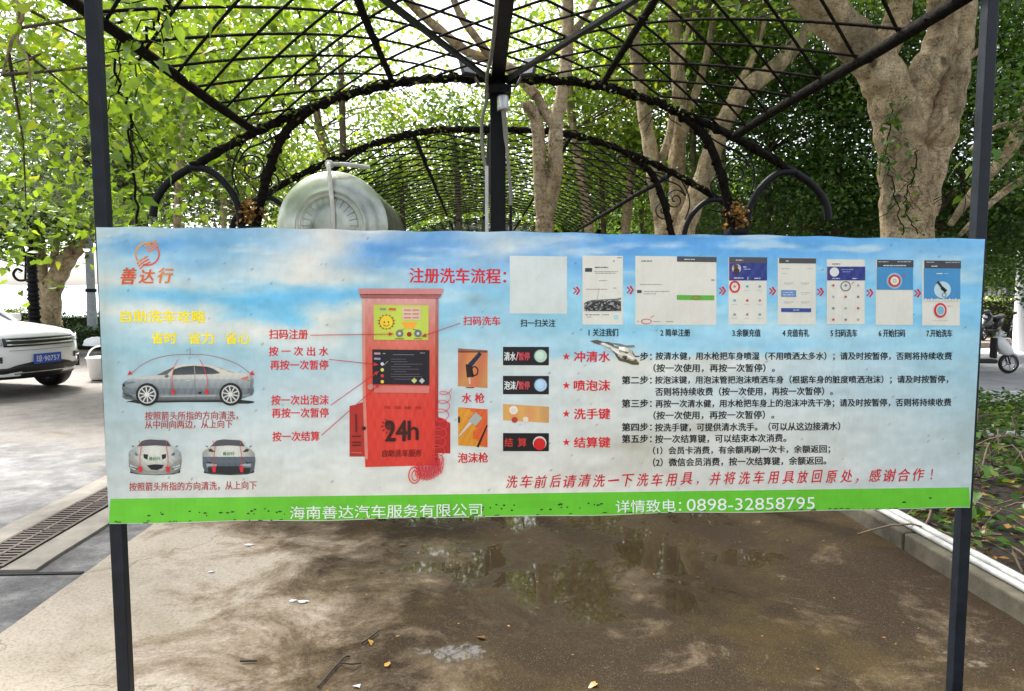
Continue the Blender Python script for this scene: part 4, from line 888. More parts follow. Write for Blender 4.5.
for k in range(24):
    a = 2 * PI * k / 24; d = Vector((math.cos(a), 0, math.sin(a))); p0 = cpt + d * .145 + Vector((0, -.119, 0)); p1 = cpt + d * .20 + Vector((0, -.1195, 0)); mb.tube([p0, p1], .0035, 5)
mb.build('stamped_rib', M['stainless'], t, kind='stuff')
mb = MB(); wy = -.14
mb.tube([(cpt.x + .035, 5.40, .2), (cpt.x + .03, 5.40, TZ + .10), (cpt.x + .005, 5.40, TZ + .425), (cpt.x - .0, 5.44, TZ + .44)], .016, 8); mb.build('white_pipe', simple('white pvc', (.68, .68, .62), .4), t)
mb = MB(); mb.tube([(cpt.x - .03, 5.46, TZ + .44), (cpt.x + .1, 5.5, TZ + .447), (cpt.x + .26, 5.62, TZ + .445)], .016, 8); mb.box((cpt.x, 5.46, TZ + .44), (.05, .05, .05), bev=.008); mb.build('inlet_pipe', simple('old pvc', (.55, .56, .5), .45), t)
mb = MB()
for y in (5.8, 6.75):
    for sx in (-.3, .3): mb.bar((cpt.x + sx, y, 0), (cpt.x + sx, y, TZ - .33), .05)
    mb.bar((cpt.x - .33, y, TZ - .40), (cpt.x + .33, y, TZ - .40), .05)
    mb.bar((cpt.x - .3, y, .4), (cpt.x + .3, y, .4), .04)
for sx in (-.3, .3): mb.bar((cpt.x + sx, 5.6, TZ - .36), (cpt.x + sx, 6.9, TZ - .36), .05)
mb.build('stand', M['iron'], t)

# ------------------------------------------------------------------ ground
def sheet(name, x0, x1, y0, y1, z, mat, nx=1, ny=1, kind='structure', jit=0, thick=0):
    mb = MB(); vs = []
    for j in range(ny + 1):
        for i in range(nx + 1):
            dx = jit * random.uniform(-1, 1) if i in (0, nx) else 0
            vs.append((x0 + (x1 - x0) * i / nx + dx, y0 + (y1 - y0) * j / ny, z))
    mb.add(vs, [(j * (nx + 1) + i, j * (nx + 1) + i + 1, (j + 1) * (nx + 1) + i + 1, (j + 1) * (nx + 1) + i) for j in range(ny) for i in range(nx)])
    if thick:
        a = lambda i, j: j * (nx + 1) + i; k = len(vs); ring = [a(i, 0) for i in range(nx + 1)] + [a(nx, j) for j in range(1, ny + 1)] + [a(i, ny) for i in range(nx - 1, -1, -1)] + [a(0, j) for j in range(ny - 1, 0, -1)]
        low = [(vs[r][0], vs[r][1], z - thick) for r in ring]; mb.v.extend(low)
        for q in range(len(ring)):
            r2 = (q + 1) % len(ring); mb.f.append((k + q, k + r2, ring[r2], ring[q])); mb.m.append(0); mb.c.append((1, 1, 1, 1)); mb.sm.append(False)
    o = mb.build(name, mat); o['kind'] = kind; return o
# the slab under the pergola: stained, partly wet concrete
n = N('stained wet concrete slab'); v = n.coord()
f1 = n.noise(v, .55, 6, .62, .4); f2 = n.noise(v, 2.1, 9, .74, .5); f3 = n.noise(v, 75, 7, .8); f4 = n.noise(v, 190, 4, .75); f5 = n.noise(v, 9, 8, .78, .3)
sep = n.new('ShaderNodeSeparateXYZ'); n.l(v, sep.inputs[0])
rightness = n.math('MULTIPLY', n.math('ADD', sep.outputs[0], 1.25), .42)     # the side where the hose water runs has soaked in dirt
soil = n.math('ADD', n.math('MULTIPLY', f1, .8), n.math('MINIMUM', rightness, .62))
soil = n.math('ADD', soil, n.math('MULTIPLY', n.math('SUBTRACT', f2, .5), 1.75))
soil = n.math('ADD', soil, n.math('MULTIPLY', n.math('SUBTRACT', f5, .5), .45))
farness = n.math('MULTIPLY', n.math('SUBTRACT', sep.outputs[1], 3.9), .35); soil2 = n.math('ADD', soil, n.math('MAXIMUM', farness, 0))
base = n.ramp(soil2, [(.30, (.35, .305, .25, 1)), (.50, (.225, .18, .132, 1)), (.68, (.105, .078, .050, 1)), (.90, (.032, .022, .013, 1))])
agg = n.ramp(f3, [(.36, (.40, .38, .36, 1)), (.46, (.92, .92, .92, 1)), (.64, (1.35, 1.33, 1.3, 1))]); base = n.mix(.62, base, agg, 'MULTIPLY')
moss = n.ramp(n.noise(v, 1.1, 7, .7, .3), [(.50, 0), (.64, 1)]); base = n.mix(n.math('MULTIPLY', moss, .30), base, (.10, .072, .020, 1))
pale = n.ramp(n.noise(v, 1.7, 9, .8, 1.0), [(.60, 0), (.68, 1)]); base = n.mix(n.math('MULTIPLY', pale, .55), base, (.30, .25, .18, 1))
chip = n.ramp(f4, [(.60, 0), (.68, 1)]); base = n.mix(n.math('MULTIPLY', chip, .45), base, (.42, .38, .31, 1)); pit_dark = n.ramp(f4, [(.32, 1), (.40, 0)]); base = n.mix(n.math('MULTIPLY', pit_dark, .65), base, (.03, .022, .015, 1))
ck = n.new('ShaderNodeTexVoronoi', feature='DISTANCE_TO_EDGE'); ck.inputs['Scale'].default_value = .55; mv = n.new('ShaderNodeVectorMath', operation='ADD'); n.l(v, mv.inputs[0]); nn = n.new('ShaderNodeTexNoise'); nn.inputs['Scale'].default_value = 2.5; nn.inputs['Detail'].default_value = 6; n.l(v, nn.inputs['Vector']); n.l(nn.outputs['Color'], mv.inputs[1]); n.l(mv.outputs[0], ck.inputs['Vector'])
crack = n.ramp(ck.outputs['Distance'], [(.0, 1), (.006, 0)]); base = n.mix(n.math('MULTIPLY', crack, .45), base, (.03, .02, .012, 1))
# puddles: pools lying in the dips, with a noisy rim
def pool(cx, cy, rx, ry):
    a = n.math('DIVIDE', n.math('SUBTRACT', sep.outputs[0], cx), rx); b = n.math('DIVIDE', n.math('SUBTRACT', sep.outputs[1], cy), ry)
    return n.math('SUBTRACT', 1.0, n.math('SQRT', n.math('ADD', n.math('MULTIPLY', a, a), n.math('MULTIPLY', b, b))))
wet = pool(.42, 3.65, .50, .70)
for c in ((1.0, 4.1, .42, .85), (-.05, 3.9, .5, .4), (.95, 3.35, .22, .25), (.35, 4.8, 1.6, .5), (1.45, 3.9, .3, .25), (.50, 3.35, .34, .32), (1.08, 3.75, .22, .42), (-.1, 2.9, .18, .10)): wet = n.math('MAXIMUM', wet, pool(*c))
wet = n.math('ADD', wet, n.math('MULTIPLY', n.math('SUBTRACT', n.noise(v, 3.2, 9, .75, .8), .5), 3.2))
damp = n.ramp(wet, [(-.35, 0), (.35, 1)]); water = n.ramp(n.math('ADD', wet, n.math('MULTIPLY', n.math('SUBTRACT', f5, .5), 1.6)), [(.38, 0), (.50, 1)])
base = n.mix(n.math('MULTIPLY', damp, .45), base, (.040, .029, .014, 1))
rough = n.mix(damp, n.ramp(f2, [(.3, .75), (.7, .92)]), (.48, .48, .48, 1)); rough = n.mix(water, rough, (.03, .03, .03, 1))
bumpf = n.mix(water, n.mix(.5, f3, f4), (.45, .45, .45, 1))
M['slab'] = n.bsdf(base, rough, 0, bumpf, .35, .004); n.p.inputs['IOR'].default_value = 1.4
n.l(n.math('ADD', n.math('MULTIPLY', water, .5), .10), n.p.inputs['Specular IOR Level'])
slab = sheet('concrete_slab', -2.05, 2.40, -3, 12, .03, M['slab'], 40, 90, jit=.006, thick=.05)
# broad asphalt / concrete yard left, which the photograph shows in two tones
n = N('yard concrete'); v = n.coord(); sep = n.new('ShaderNodeSeparateXYZ'); n.l(v, sep.inputs[0])
a = n.noise(v, .7, 6, .6); b = n.noise(v, 4, 7, .7); c = n.noise(v, 60, 4, .75)
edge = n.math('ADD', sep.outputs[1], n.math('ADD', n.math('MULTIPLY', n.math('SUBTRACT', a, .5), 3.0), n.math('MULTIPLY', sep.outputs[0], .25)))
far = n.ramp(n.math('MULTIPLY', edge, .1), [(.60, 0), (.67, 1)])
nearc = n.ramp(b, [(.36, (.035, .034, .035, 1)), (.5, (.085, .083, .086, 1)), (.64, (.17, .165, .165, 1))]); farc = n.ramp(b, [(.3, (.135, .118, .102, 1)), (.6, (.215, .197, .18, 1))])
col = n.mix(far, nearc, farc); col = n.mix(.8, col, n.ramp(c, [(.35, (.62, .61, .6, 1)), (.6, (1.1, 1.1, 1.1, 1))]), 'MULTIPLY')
dirt = n.ramp(n.noise(v, 1.6, 6, .7, .6), [(.56, 0), (.66, 1)]); col = n.mix(n.math('MULTIPLY', dirt, .7), col, (.10, .078, .045, 1))
rr = n.mix(far, n.ramp(a, [(.40, .38), (.55, .7)]), (.8, .8, .8, 1))
M['yard'] = n.bsdf(col, rr, 0, n.mix(.5, c, b), .6, .012, spec=.3)
M['asphalt'] = simple('pale asphalt', (.44, .43, .45), .85, 0, .22, 3, .3)
sheet('ground', -400, 400, -60, 900, -.012, simple('soil', (.12, .11, .07), .95, 0, .4, .5, .3))
sheet('yard', -40, -2.053, -6, 17.0, .0, M['yard'])
sheet('road', -2.05, 60, 9.6, 18.6, -.002, M['asphalt'])
mb = MB()
for x0 in np.arange(5.5, 40, 4.5): mb.box((x0 + 1.2, 13.6, .003), (2.4, .12, .003))
M['roadpaint'] = simple('road paint', (.72, .72, .70), .7, 0, .2, 8)
for x0, y0, l in ((6.4, 12.2, 14),):
    m2 = MB(); m2.bar((5.2, 10.6, .003), (24, 8.9 + 1.0, .003), .12, .004); o = m2.build('road_marking', M['roadpaint']); o['kind'] = 'structure'
# drain with its grate
M['cast'] = simple('rusty cast iron', (.055, .04, .033), .55, .6, .5, 14, .5); M['pit_dark'] = simple('drain shade and joint black', (.006, .006, .006), .9)
M['kerbc'] = simple('kerb concrete', (.21, .19, .16), .85, 0, .35, 7, .5)
M['kerbold'] = simple('mossy kerb concrete', (.10, .088, .06), .9, 0, .6, 6, .7)
gx0, gx1 = -2.80, -2.545
for x0, x1, nm in ((-2.98, gx0 - .003, 'drain_border'), (gx1 + .003, -2.36, 'drain_border')):
    o = sheet(nm, x0, x1, 3.95, 12.5, .018, M['kerbc'], 1, 40, jit=.006, thick=.03)
for k in range(10):
    ya = 3.98 + k * .60; yb = ya + .585
    lab = 'rusty cast iron drain grate %s' % ('at the near end of the gutter, beside the dark joint' if k == 0 else 'in the gutter row, %s from its near end' % ['', 'second', 'third', 'fourth', 'fifth', 'sixth', 'seventh', 'eighth', 'ninth', 'tenth'][k])
    if ya > 5.3: break
    t = thing('drain_grate', lab, 'drain grate', ((gx0 + gx1) / 2, ya, 0), 0, 'drain grates along the gutter')
    mb = MB(); mb.box(((gx0 + gx1) / 2, (ya + yb) / 2, .003), (gx1 - gx0 - .004, yb - ya, .004)); mb.build('pit_dark', M['pit_dark'], t)  # black sheet paints the shade of the drain's depth; ground below is uncut
    mb = MB(); z = .018
    for x in (gx0 + .012, (gx0 + gx1) / 2, gx1 - .012): mb.box((x, (ya + yb) / 2, z), (.022, yb - ya, .020))
    ns = 13
    for i in range(ns + 1):
        y = ya + .011 + (yb - ya - .022) * i / ns
        for s_ in (-1, 1): mb.box(((gx0 + gx1) / 2 + s_ * .0625, y + s_ * .009, z - .001), (.106, .022, .018))
    mb.build('grate_bars', M['cast'], t)
m2 = MB(); m2.box((-2.65, 3.925, .004), (1.1, .03, .006)); o = m2.build('joint', M['pit_dark']); o['kind'] = 'structure'
# right kerb, pipes, bed
mb = MB()
y = -2.0
while y < 9.6:
    mb.box((2.52, y + .495, .065), (.235, .985, .13), bev=.012); y += 1.0
o = mb.build('kerb', M['kerbold']); o['kind'] = 'structure'
M['pvc'] = simple('white pvc pipe', (.62, .62, .59), .45, 0, .45, 5)
for i, (x, lab, r) in enumerate(((2.475, 'white plastic pipe lying on the kerb edge nearest the slab', .017), (2.53, 'white plastic pipe lying on the kerb beside the plant bed', .021))):
    m2 = MB(); m2.tube([(x, 1.5, .13 + r), (x + .004, 4, .13 + r), (x, 5.2, .13 + r), (x - .006, 9.4, .13 + r)], r, 12); o = m2.build('water_pipe', M['pvc']); meta(o, lab, 'pipe', 'white pipes on the right kerb')
t = thing('water_pipe', 'white plastic pipe running crosswise over the plant bed right of the board', 'pipe', (5, 6.9, 0))
m2 = MB(); m2.tube([(3.2, 6.95, .10), (5.5, 6.9, .09), (9.5, 6.8, .10)], .045, 12); m2.build('pipe', M['pvc'], t)
m2 = MB(); [m2.tube([(x, 6.9, .08), (x + .11, 6.9, .08)], .056, 12) for x in (4.1, 6.6)]; m2.build('coupling', M['pvc'], t)
n = N('bed soil'); v = n.coord(); f = n.noise(v, 14, 7, .75); M['soil'] = n.bsdf(n.ramp(f, [(.35, (.008, .006, .004, 1)), (.6, (.035, .024, .015, 1)), (.75, (.08, .05, .03, 1))]), .95, 0, f, 1, .05)
def mound(name, x0, x1, y0, y1, nx, ny, h, mat, seed, kind='structure'):
    mb = MB(); mb.smooth = True; vs = []
    for j in range(ny + 1):
        for i in range(nx + 1):
            u, w = i / nx, j / ny; e = min(1, 8 * min(u, 1 - u), 8 * min(w, 1 - w)); vs.append((x0 + (x1 - x0) * u, y0 + (y1 - y0) * w, -.01 + e * h * (.5 + fbm(np.array(u * 30.), np.array(w * 20.), seed))))
    mb.add(vs, [(j * (nx + 1) + i, j * (nx + 1) + i + 1, (j + 1) * (nx + 1) + i + 1, (j + 1) * (nx + 1) + i) for j in range(ny) for i in range(nx)]); o = mb.build(name, mat); o['kind'] = kind; return o
mound('plant_bed', 2.63, 16, -2, 9.6, 90, 70, .09, M['soil'], 5)
# undergrowth: tangle of runners, leaves, dead litter
M['cover'] = leaf_mat('ground cover leaves', (.015, .04, .007, 1), (.07, .155, .022, 1), .40, .03, (.20, .27, .06, 1))
P = box_pts([2.66, 1.0, .06], [13, 9.5, .20], 30000); P = P[(P[:, 1] > 6.2) | (fbm(P[:, 0] * 1.3, P[:, 1] * 1.3, 77) > .58)]
leaves('ground_cover', P, rng.uniform(.05, .10, len(P)), M['cover'], None, up=1.2, heart=False, kind='stuff', wid=.7)
P = box_pts([2.66, 2.0, .08], [7, 6.6, .26], 800); leaves('ground_cover', P, rng.uniform(.07, .12, len(P)), M['cover'], None, up=1.5, heart=True, kind='stuff')
P = box_pts([2.64, 1.5, .05], [9, 7.5, .10], 5200); leaves('leaf_litter', P, rng.uniform(.03, .08, len(P)), M['dry'], None, up=1.0, kind='stuff')
mb = MB()
for _ in range(520):
    a = np.array([random.uniform(2.7, 9), random.uniform(2, 8), random.uniform(.06, .14)]); d = rng.normal(size=3) * [.28, .28, .03]; mb.tube(catmull([a, a + d * .5 + rng.normal(size=3) * .06 + [0, 0, .08], a + d], 3), random.uniform(.003, .007), 4, cap=False)
M['runner'] = simple('dead runners', (.16, .11, .07), .8, 0, .5); mb.build('dead_stems', M['runner'], kind='stuff')

# debris on the slab
def onslab(px, py, z=.032):
    r = ray(px, py); k = (z - EYE.z) / r.z; return EYE + r * k
M['paper'] = simple('wet white paper', (.50, .51, .52), .5, 0, .15, 20)
for px, py, s, lab in ((293, 601, .035, 'scrap of white paper on the slab, left of the larger scrap'), (303, 601.5, .045, 'largest scrap of white paper on the slab left of centre'), (250, 545, .05, 'smeared white scrap on the slab under the green band'), (358, 687, .035, 'white paper scrap at the bottom edge of the slab'), (212, 572, .03, 'pale scrap beside the ochre stain on the slab')):
    s *= .62; c = onslab(px, py); mb = MB(); k = 9; an = sorted(random.random() * 2 * PI for _ in range(k)); vs = [c + Vector((math.cos(a) * s * random.uniform(.5, 1.2), math.sin(a) * s * random.uniform(.4, 1), random.uniform(0, .006))) for a in an] + [c + Vector((0, 0, .008))]
    mb.add(vs, [(i, (i + 1) % k, k) for i in range(k)]); o = mb.build('paper_scrap', M['paper']); meta(o, lab, 'paper scrap', 'paper scraps on the slab')
M['twig'] = simple('dark twig', (.03, .02, .015), .7)
for pts, lab in (([(318, 687), (334, 668), (345, 657), (350, 656)], 'forked dark twig lying on the slab near the bottom edge'), ([(362, 643), (372, 636), (378, 631)], 'small curled twig on the slab right of the forked twig'), ([(240, 661), (257, 660.5)], 'short straight twig on the slab right of the left post')):
    P = [onslab(x, y, .040) for x, y in pts]; mb = MB(); mb.tube(catmull(P, 4), .0045, 6)
    if len(P) > 3: mb.tube([P[1] + (P[2] - P[1]) * .5, onslab(352, 664, .05), onslab(361, 663, .038)], .0035, 5)
    o = mb.build('twig', M['twig']); meta(o, lab, 'twig', 'twigs on the slab')
for px, py, lab in ((370, 640, 'pale dry leaf by the curled twig on the slab'), (389, 665, 'ochre leaf near the bottom edge of the slab'), (484, 638, 'brown leaf on the slab below the middle of the board'), (400, 545, 'dark wet leaf scrap on the slab just below the green band'), (596, 683, 'small pale leaf at the bottom edge of the slab, under the puddle')):
    c = onslab(px, py, .038); o = leaves('fallen_leaf', [tuple(c)], [.042], M['dry'], None, up=3, heart=True, tint=np.array([.9 if 'pale' in lab or 'ochre' in lab else .2])); meta(o, lab, 'leaf', 'fallen leaves on the slab')
P = box_pts([-1.9, 2.2, .036], [2.3, 5, .038], 90); leaves('leaf_litter', P, rng.uniform(.008, .022, len(P)), M['dry'], None, up=4, kind='stuff')

# ------------------------------------------------------------------ far left: paving, hedge, lamp post, basket
M['paving'] = simple('brown paving', (.30, .24, .19), .85, 0, .3, 10)
o = sheet('pavement', -40, -2.2, 17.0, 20.5, .10, M['kerbc'], thick=.12)
o = sheet('water', -300, -7, 20.6, 700, -.002, simple('sea water', (.42, .52, .62), .45, 0, .1, .05))
M['hedge'] = leaf_mat('hedge leaves', (.012, .03, .008, 1), (.05, .10, .02, 1), .25, .05)
M['hedge2'] = leaf_mat('yellow green hedge leaves', (.08, .14, .02, 1), (.26, .34, .05, 1), .35, .05, (.45, .42, .08, 1))
M['core'] = simple('hedge twigs', (.015, .02, .008), .95)
def hedge(label, lo, hi, n, mat, group='clipped hedges', size=(.05, .11)):
    t = thing('hedge', label, 'hedge', ((lo[0] + hi[0]) / 2, (lo[1] + hi[1]) / 2, 0), 0, group)
    P = box_pts(lo, hi, n); e = fbm(P[:, 0] * 2.5, P[:, 1] * 2.5, 3) * .25; P[:, 2] -= e * (P[:, 2] - lo[2]) / (hi[2] - lo[2]); P += rng.normal(size=P.shape) * .04
    leaves('foliage', P, rng.uniform(*size, n), mat, t, up=.6)
    mb = MB(); c = [(lo[i] + hi[i]) / 2 for i in range(3)]
    for k in range(int((hi[0] - lo[0]) * 8)): x = random.uniform(lo[0], hi[0]); y = random.uniform(lo[1] + .1, hi[1] - .1); mb.tube([(x, y, 0), (x + random.uniform(-.15, .15), y, hi[2] * .8)], .02, 4, cap=False)
    mb.box((c[0], c[1], (hi[2] - .22) / 2), (hi[0] - lo[0] - .25, hi[1] - lo[1] - .25, hi[2] - .25)); mb.build('twigs', M['core'], t); return t
hedge('taller dark clipped hedge behind the pale trunks at far left', [-13.5, 20.8, .1], [-8.2, 21.8, .98], 9000, M['hedge'])
hedge('low dark green hedge in front of the taller one, behind the white basket', [-10.0, 17.7, .1], [-7.6, 18.6, .68], 5000, M['hedge'])
hedge('bright yellow green bush left of the ornate lamp post', [-12.9, 18.8, .1], [-10.9, 19.8, 1.15], 5000, M['hedge2'])
# ornate lamp post
t = thing('lamp_post', 'ornate black cast iron lamp post with curled bracket behind the white car', 'lamp post', tuple(W(33, 330, 17.6)[:2]) + (0,)); c = W(33, 290, 17.6)
mb = MB(); pr = []; z = 0
for k in range(22): pr += [(.11 + .02 * (k % 3 == 0), z), (.14 if k % 2 else .115, z + .05), (.10, z + .10)]; z += .105
pr = [(r * (1.2 - .35 * zz / 2.3), zz) for r, zz in pr] + [(.05, z), (.045, z + .9), (0, z + .95)]
mb.lathe(pr, (c.x, c.y, .1), 14); mb.build('post', M['iron'], t)
mb = MB(); mb.tube(catmull([(c.x - .02, c.y, 1.75), (c.x - .30, c.y, 1.72), (c.x - .42, c.y, 1.85), (c.x - .34, c.y, 1.98), (c.x - .22, c.y, 1.93)], 6), .03, 6); mb.tube(catmull([(c.x - .16, c.y, 1.75), (c.x - .14, c.y, 2.3), (c.x - .30, c.y, 2.65), (c.x - .9, c.y, 2.8), (c.x - 1.6, c.y, 2.7)], 6), .025, 6); mb.build('bracket', M['iron'], t)
t = thing('utility_pole', 'plain grey metal pole behind the low hedge, just left of the board', 'pole', tuple(W(91, 340, 19)[:2]) + (0,)); c = W(91, 290, 19)
mb = MB(); mb.lathe([(.13, 0), (.10, 1.5), (.08, 6), (0, 6)], (c.x, c.y, .1), 16); mb.build('shaft', simple('grey pole', (.33, .36, .40), .5), t); mb = MB(); mb.lathe([(.105, 1.45), (.13, 1.45), (.13, 1.53), (.105, 1.53)], (c.x, c.y, 0), 16); mb.build('band', M['iron'], t)
t = thing('basket', 'white plastic basket with arched handle on the yard by the board edge', 'basket', tuple(W(99, 300, 12.6)[:2]) + (0,)); c = W(99, 300, 12.6)
M['wplastic'] = simple('white plastic', (.8, .8, .8), .4, 0, .05)
mb = MB(); mb.lathe([(0, .02), (.17, .02), (.18, .03), (.225, .36), (.24, .37), (.235, .39), (.215, .385), (.17, .06), (0, .06)], (c.x, c.y, 0), 28); mb.build('tub', M['wplastic'], t)
mb = MB(); mb.tube([(c.x + .225 * math.cos(a), c.y, .37 + .20 * math.sin(a)) for a in np.linspace(0, PI, 17)], .013, 6); mb.build('handle', M['wplastic'], t)
t = thing('white_bundle', 'white rounded bundle on the low hedge above the basket', 'bundle', tuple(W(97, 342, 17.3))); c = W(97, 341, 17.4)  # plain rounded white shape for an unidentified white thing
mb = MB(); mb.smooth = True; vs = []
for j in range(6):
    for i in range(12): a = 2 * PI * i / 12; r = .34 * math.cos(j / 5 * PI / 2) * (1 + .14 * math.sin(3 * a + j)); vs.append((c.x + r * math.cos(a), c.y + r * .6 * math.sin(a), c.z - .1 + .2 * math.sin(j / 5 * PI / 2)))
mb.add(vs, [(j * 12 + i, j * 12 + (i + 1) % 12, (j + 1) * 12 + (i + 1) % 12, (j + 1) * 12 + i) for j in range(5) for i in range(12)]); mb.build('bundle_skin', M['wplastic'], t)
# far hills over the water
mb = MB(); vs = []
NX = 60
for i in range(NX + 1):
    x = -420 + 620 * i / NX; h = 2.5 + 6 * float(fbm(np.array(i * .18), np.array(2.), 8)); vs += [(x, 520, -1), (x, 540, h), (x, 600, -1)]
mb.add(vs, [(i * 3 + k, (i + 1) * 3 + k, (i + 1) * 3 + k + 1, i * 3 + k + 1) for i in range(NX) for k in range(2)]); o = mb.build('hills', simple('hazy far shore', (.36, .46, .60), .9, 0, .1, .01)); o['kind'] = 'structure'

# ------------------------------------------------------------------ far right across the road
o = sheet('pavement', 4, 60, 18.6, 22.0, .13, simple('brick pavement', (.26, .21, .18), .85, 0, .25, 8), thick=.15)
hedge('yellow green clipped hedge behind the parked scooters at right', [11.5, 20.9, .15], [20, 22, 1.42], 16000, M['hedge2'])
t = thing('fence', 'grey metal railing fence behind the yellow green hedge at right', 'fence', (15, 22.8, 0))
mb = MB()
for x in np.arange(11, 21, .16): mb.box((x, 22.8, 1.1), (.03, .03, 2.0))
mb.build('railing', simple('grey railing', (.10, .10, .11), .5, .3), t)
for z in (.3, 2.0): mb = MB(); mb.box((16, 22.78, z), (10.2, .05, .05)); mb.build('rail', M['iron'], t)
t = thing('building', 'pale wall of a building glimpsed behind the railing at right', 'building', (16, 26, 0))
M['wall'] = simple('pale render', (.52, .50, .47), .85, 0, .15, 1.5)
mb = MB(); mb.box((17, 27, 2.0), (14, .3, 4.0)); mb.build('wall', M['wall'], t)
for x in np.arange(11.2, 23, 1.8):
    mb = MB(); mb.box((x, 26.82, 1.8), (.9, .06, 1.9)); w = mb.build('window', simple('dark pane', (.05, .055, .06), .2), t) if x == 11.2 else mb.build('window', bpy.data.materials['dark pane'], t)
    mb = MB(); mb.box((x, 26.78, 1.8), (.05, .05, 1.9)); mb.box((x, 26.78, 1.8), (.9, .05, .05)); mb.build('frame', M['wall'], w)
c = W(1024, 300, 17.6)
t = thing('white_column', 'white round column at the right edge of the picture carrying a blue plate', 'column', (c.x, c.y, 0)); mb = MB(); mb.lathe([(.22, 0), (.20, .05), (.19, 2.2), (.18, 2.6), (0, 2.6)], (c.x, c.y, 0), 20); mb.build('shaft', M['wplastic'], t)
mb = MB(); mb.box((c.x + .02, c.y - .22, 1.25), (.34, .02, .45)); mb.build('plate', simple('blue plate', (.02, .07, .32), .4), t)
mb = MB(); mb.box((c.x + .02, c.y - .235, 1.40), (.24, .006, .04)); mb.build('plate_line', M['wplastic'], t)
# ------------------------------------------------------------------ trees
M['leaf_bright'] = leaf_mat('bright backlit leaves', (.028, .075, .009, 1), (.21, .33, .032, 1), .56, .05, (.42, .42, .05, 1))
M['leaf_mid'] = leaf_mat('mid green leaves', (.028, .07, .010, 1), (.15, .26, .034, 1), .50, .05, (.30, .36, .06, 1))
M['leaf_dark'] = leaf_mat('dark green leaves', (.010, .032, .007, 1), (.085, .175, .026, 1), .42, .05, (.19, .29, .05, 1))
M['leaf_grey'] = leaf_mat('grey green leaves', (.035, .06, .03, 1), (.14, .19, .09, 1), .40, .10, (.30, .34, .18, 1))
def tree(label, limbs, crowns, mat='leaf_mid', size=(.07, .12), per=110, rad=.34, bark='bark', group='trees round the pergola', name='broadleaf_tree', twig=.5, heart=False, flat=.6):
    """limbs [(pts, r0, r1)], crowns [(centre, radii, clumps)]"""
    base = limbs[0][0][0]; t = thing(name, label, 'tree', (base[0], base[1], 0), 0, group)
    src = []
    mb = MB()
    for i, (pts, r0, r1) in enumerate(limbs):
        pts = [tuple(p) for p in pts]; limb(mb, pts, r0, r1, n=14 if r0 > .1 else 8, bump=.04)
        src += [q for k, q in enumerate(catmull(pts, 3)) if k > (len(pts) if i == 0 else 0)]
    mb.build('trunk', M[bark], t)
    cs = np.concatenate([ellip(c, r, n) for c, r, n in crowns])
    mb = MB(); twigs(mb, cs, src, .005 if heart else .009, twig)
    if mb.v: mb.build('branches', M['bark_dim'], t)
    P, T = clump_points(cs, per, rad, flat)
    leaves('crown', P, rng.uniform(*size, len(P)), M[mat], t, tint=T, up=.35, heart=heart); return t
L = lambda *a: [W(*q) for q in a]
# the large pale tree at right, forking above the board
Y = 7.4
b0 = W(906, 235, Y)
tree('big pale tree forking wide behind the right post',
  [([(b0.x + .02, Y, -.1), (b0.x + .0, Y, .8), b0, W(905, 180, Y), W(900, 130, Y), W(890, 92, Y), W(872, 62, Y), W(846, 34, Y - .1), W(818, 2, Y - .2), W(790, -50, Y - .4), W(740, -140, Y - .6)], .275, .17),
   ([W(905, 150, Y), W(910, 110, Y), W(922, 80, Y), W(938, 50, Y), W(944, 10, Y), W(938, -90, Y)], .20, .13),
   ([W(918, 215, Y + .05), W(924, 175, Y), W(940, 130, Y), W(950, 90, Y), W(957, 50, Y), W(963, 0, Y), W(970, -80, Y)], .19, .12),
   ([W(878, 68, Y), W(890, 35, Y), W(900, 5, Y), W(908, -60, Y)], .14, .10),
   ([W(846, 34, Y - .1), W(835, 15, Y), W(840, -40, Y)], .10, .07),
   ([W(924, 146, Y - .1), W(934, 136, Y - .28), W(944, 124, Y - .34), W(945, 108, Y - .36)], .05, .022), ([W(944, 124, Y - .33), W(951, 118, Y - .4)], .024, .014),
   ([W(958, 70, Y - .1), W(966, 60, Y - .1), W(980, 50, Y - .1)], .05, .025)],
  [((4.6, 7.5, 7.0), (3.6, 3.2, 1.3), 120), (tuple(W(760, -60, 8)), (2, 1.6, .8), 50)], 'leaf_mid', per=80)
# vine climbing on it
vine('small leafy vine climbing the front of the big pale trunk', [W(905, 235, Y - .42), W(893, 190, Y - .42), W(888, 150, Y - .40), W(893, 110, Y - .38)], 70, .07, .06, 'cover')
vine('vine stem creeping up the right of the big pale trunk', [W(918, 235, Y - .42), W(905, 205, Y - .42), W(912, 180, Y - .41), W(918, 150, Y - .38)], 26, .06, .05, 'cover')
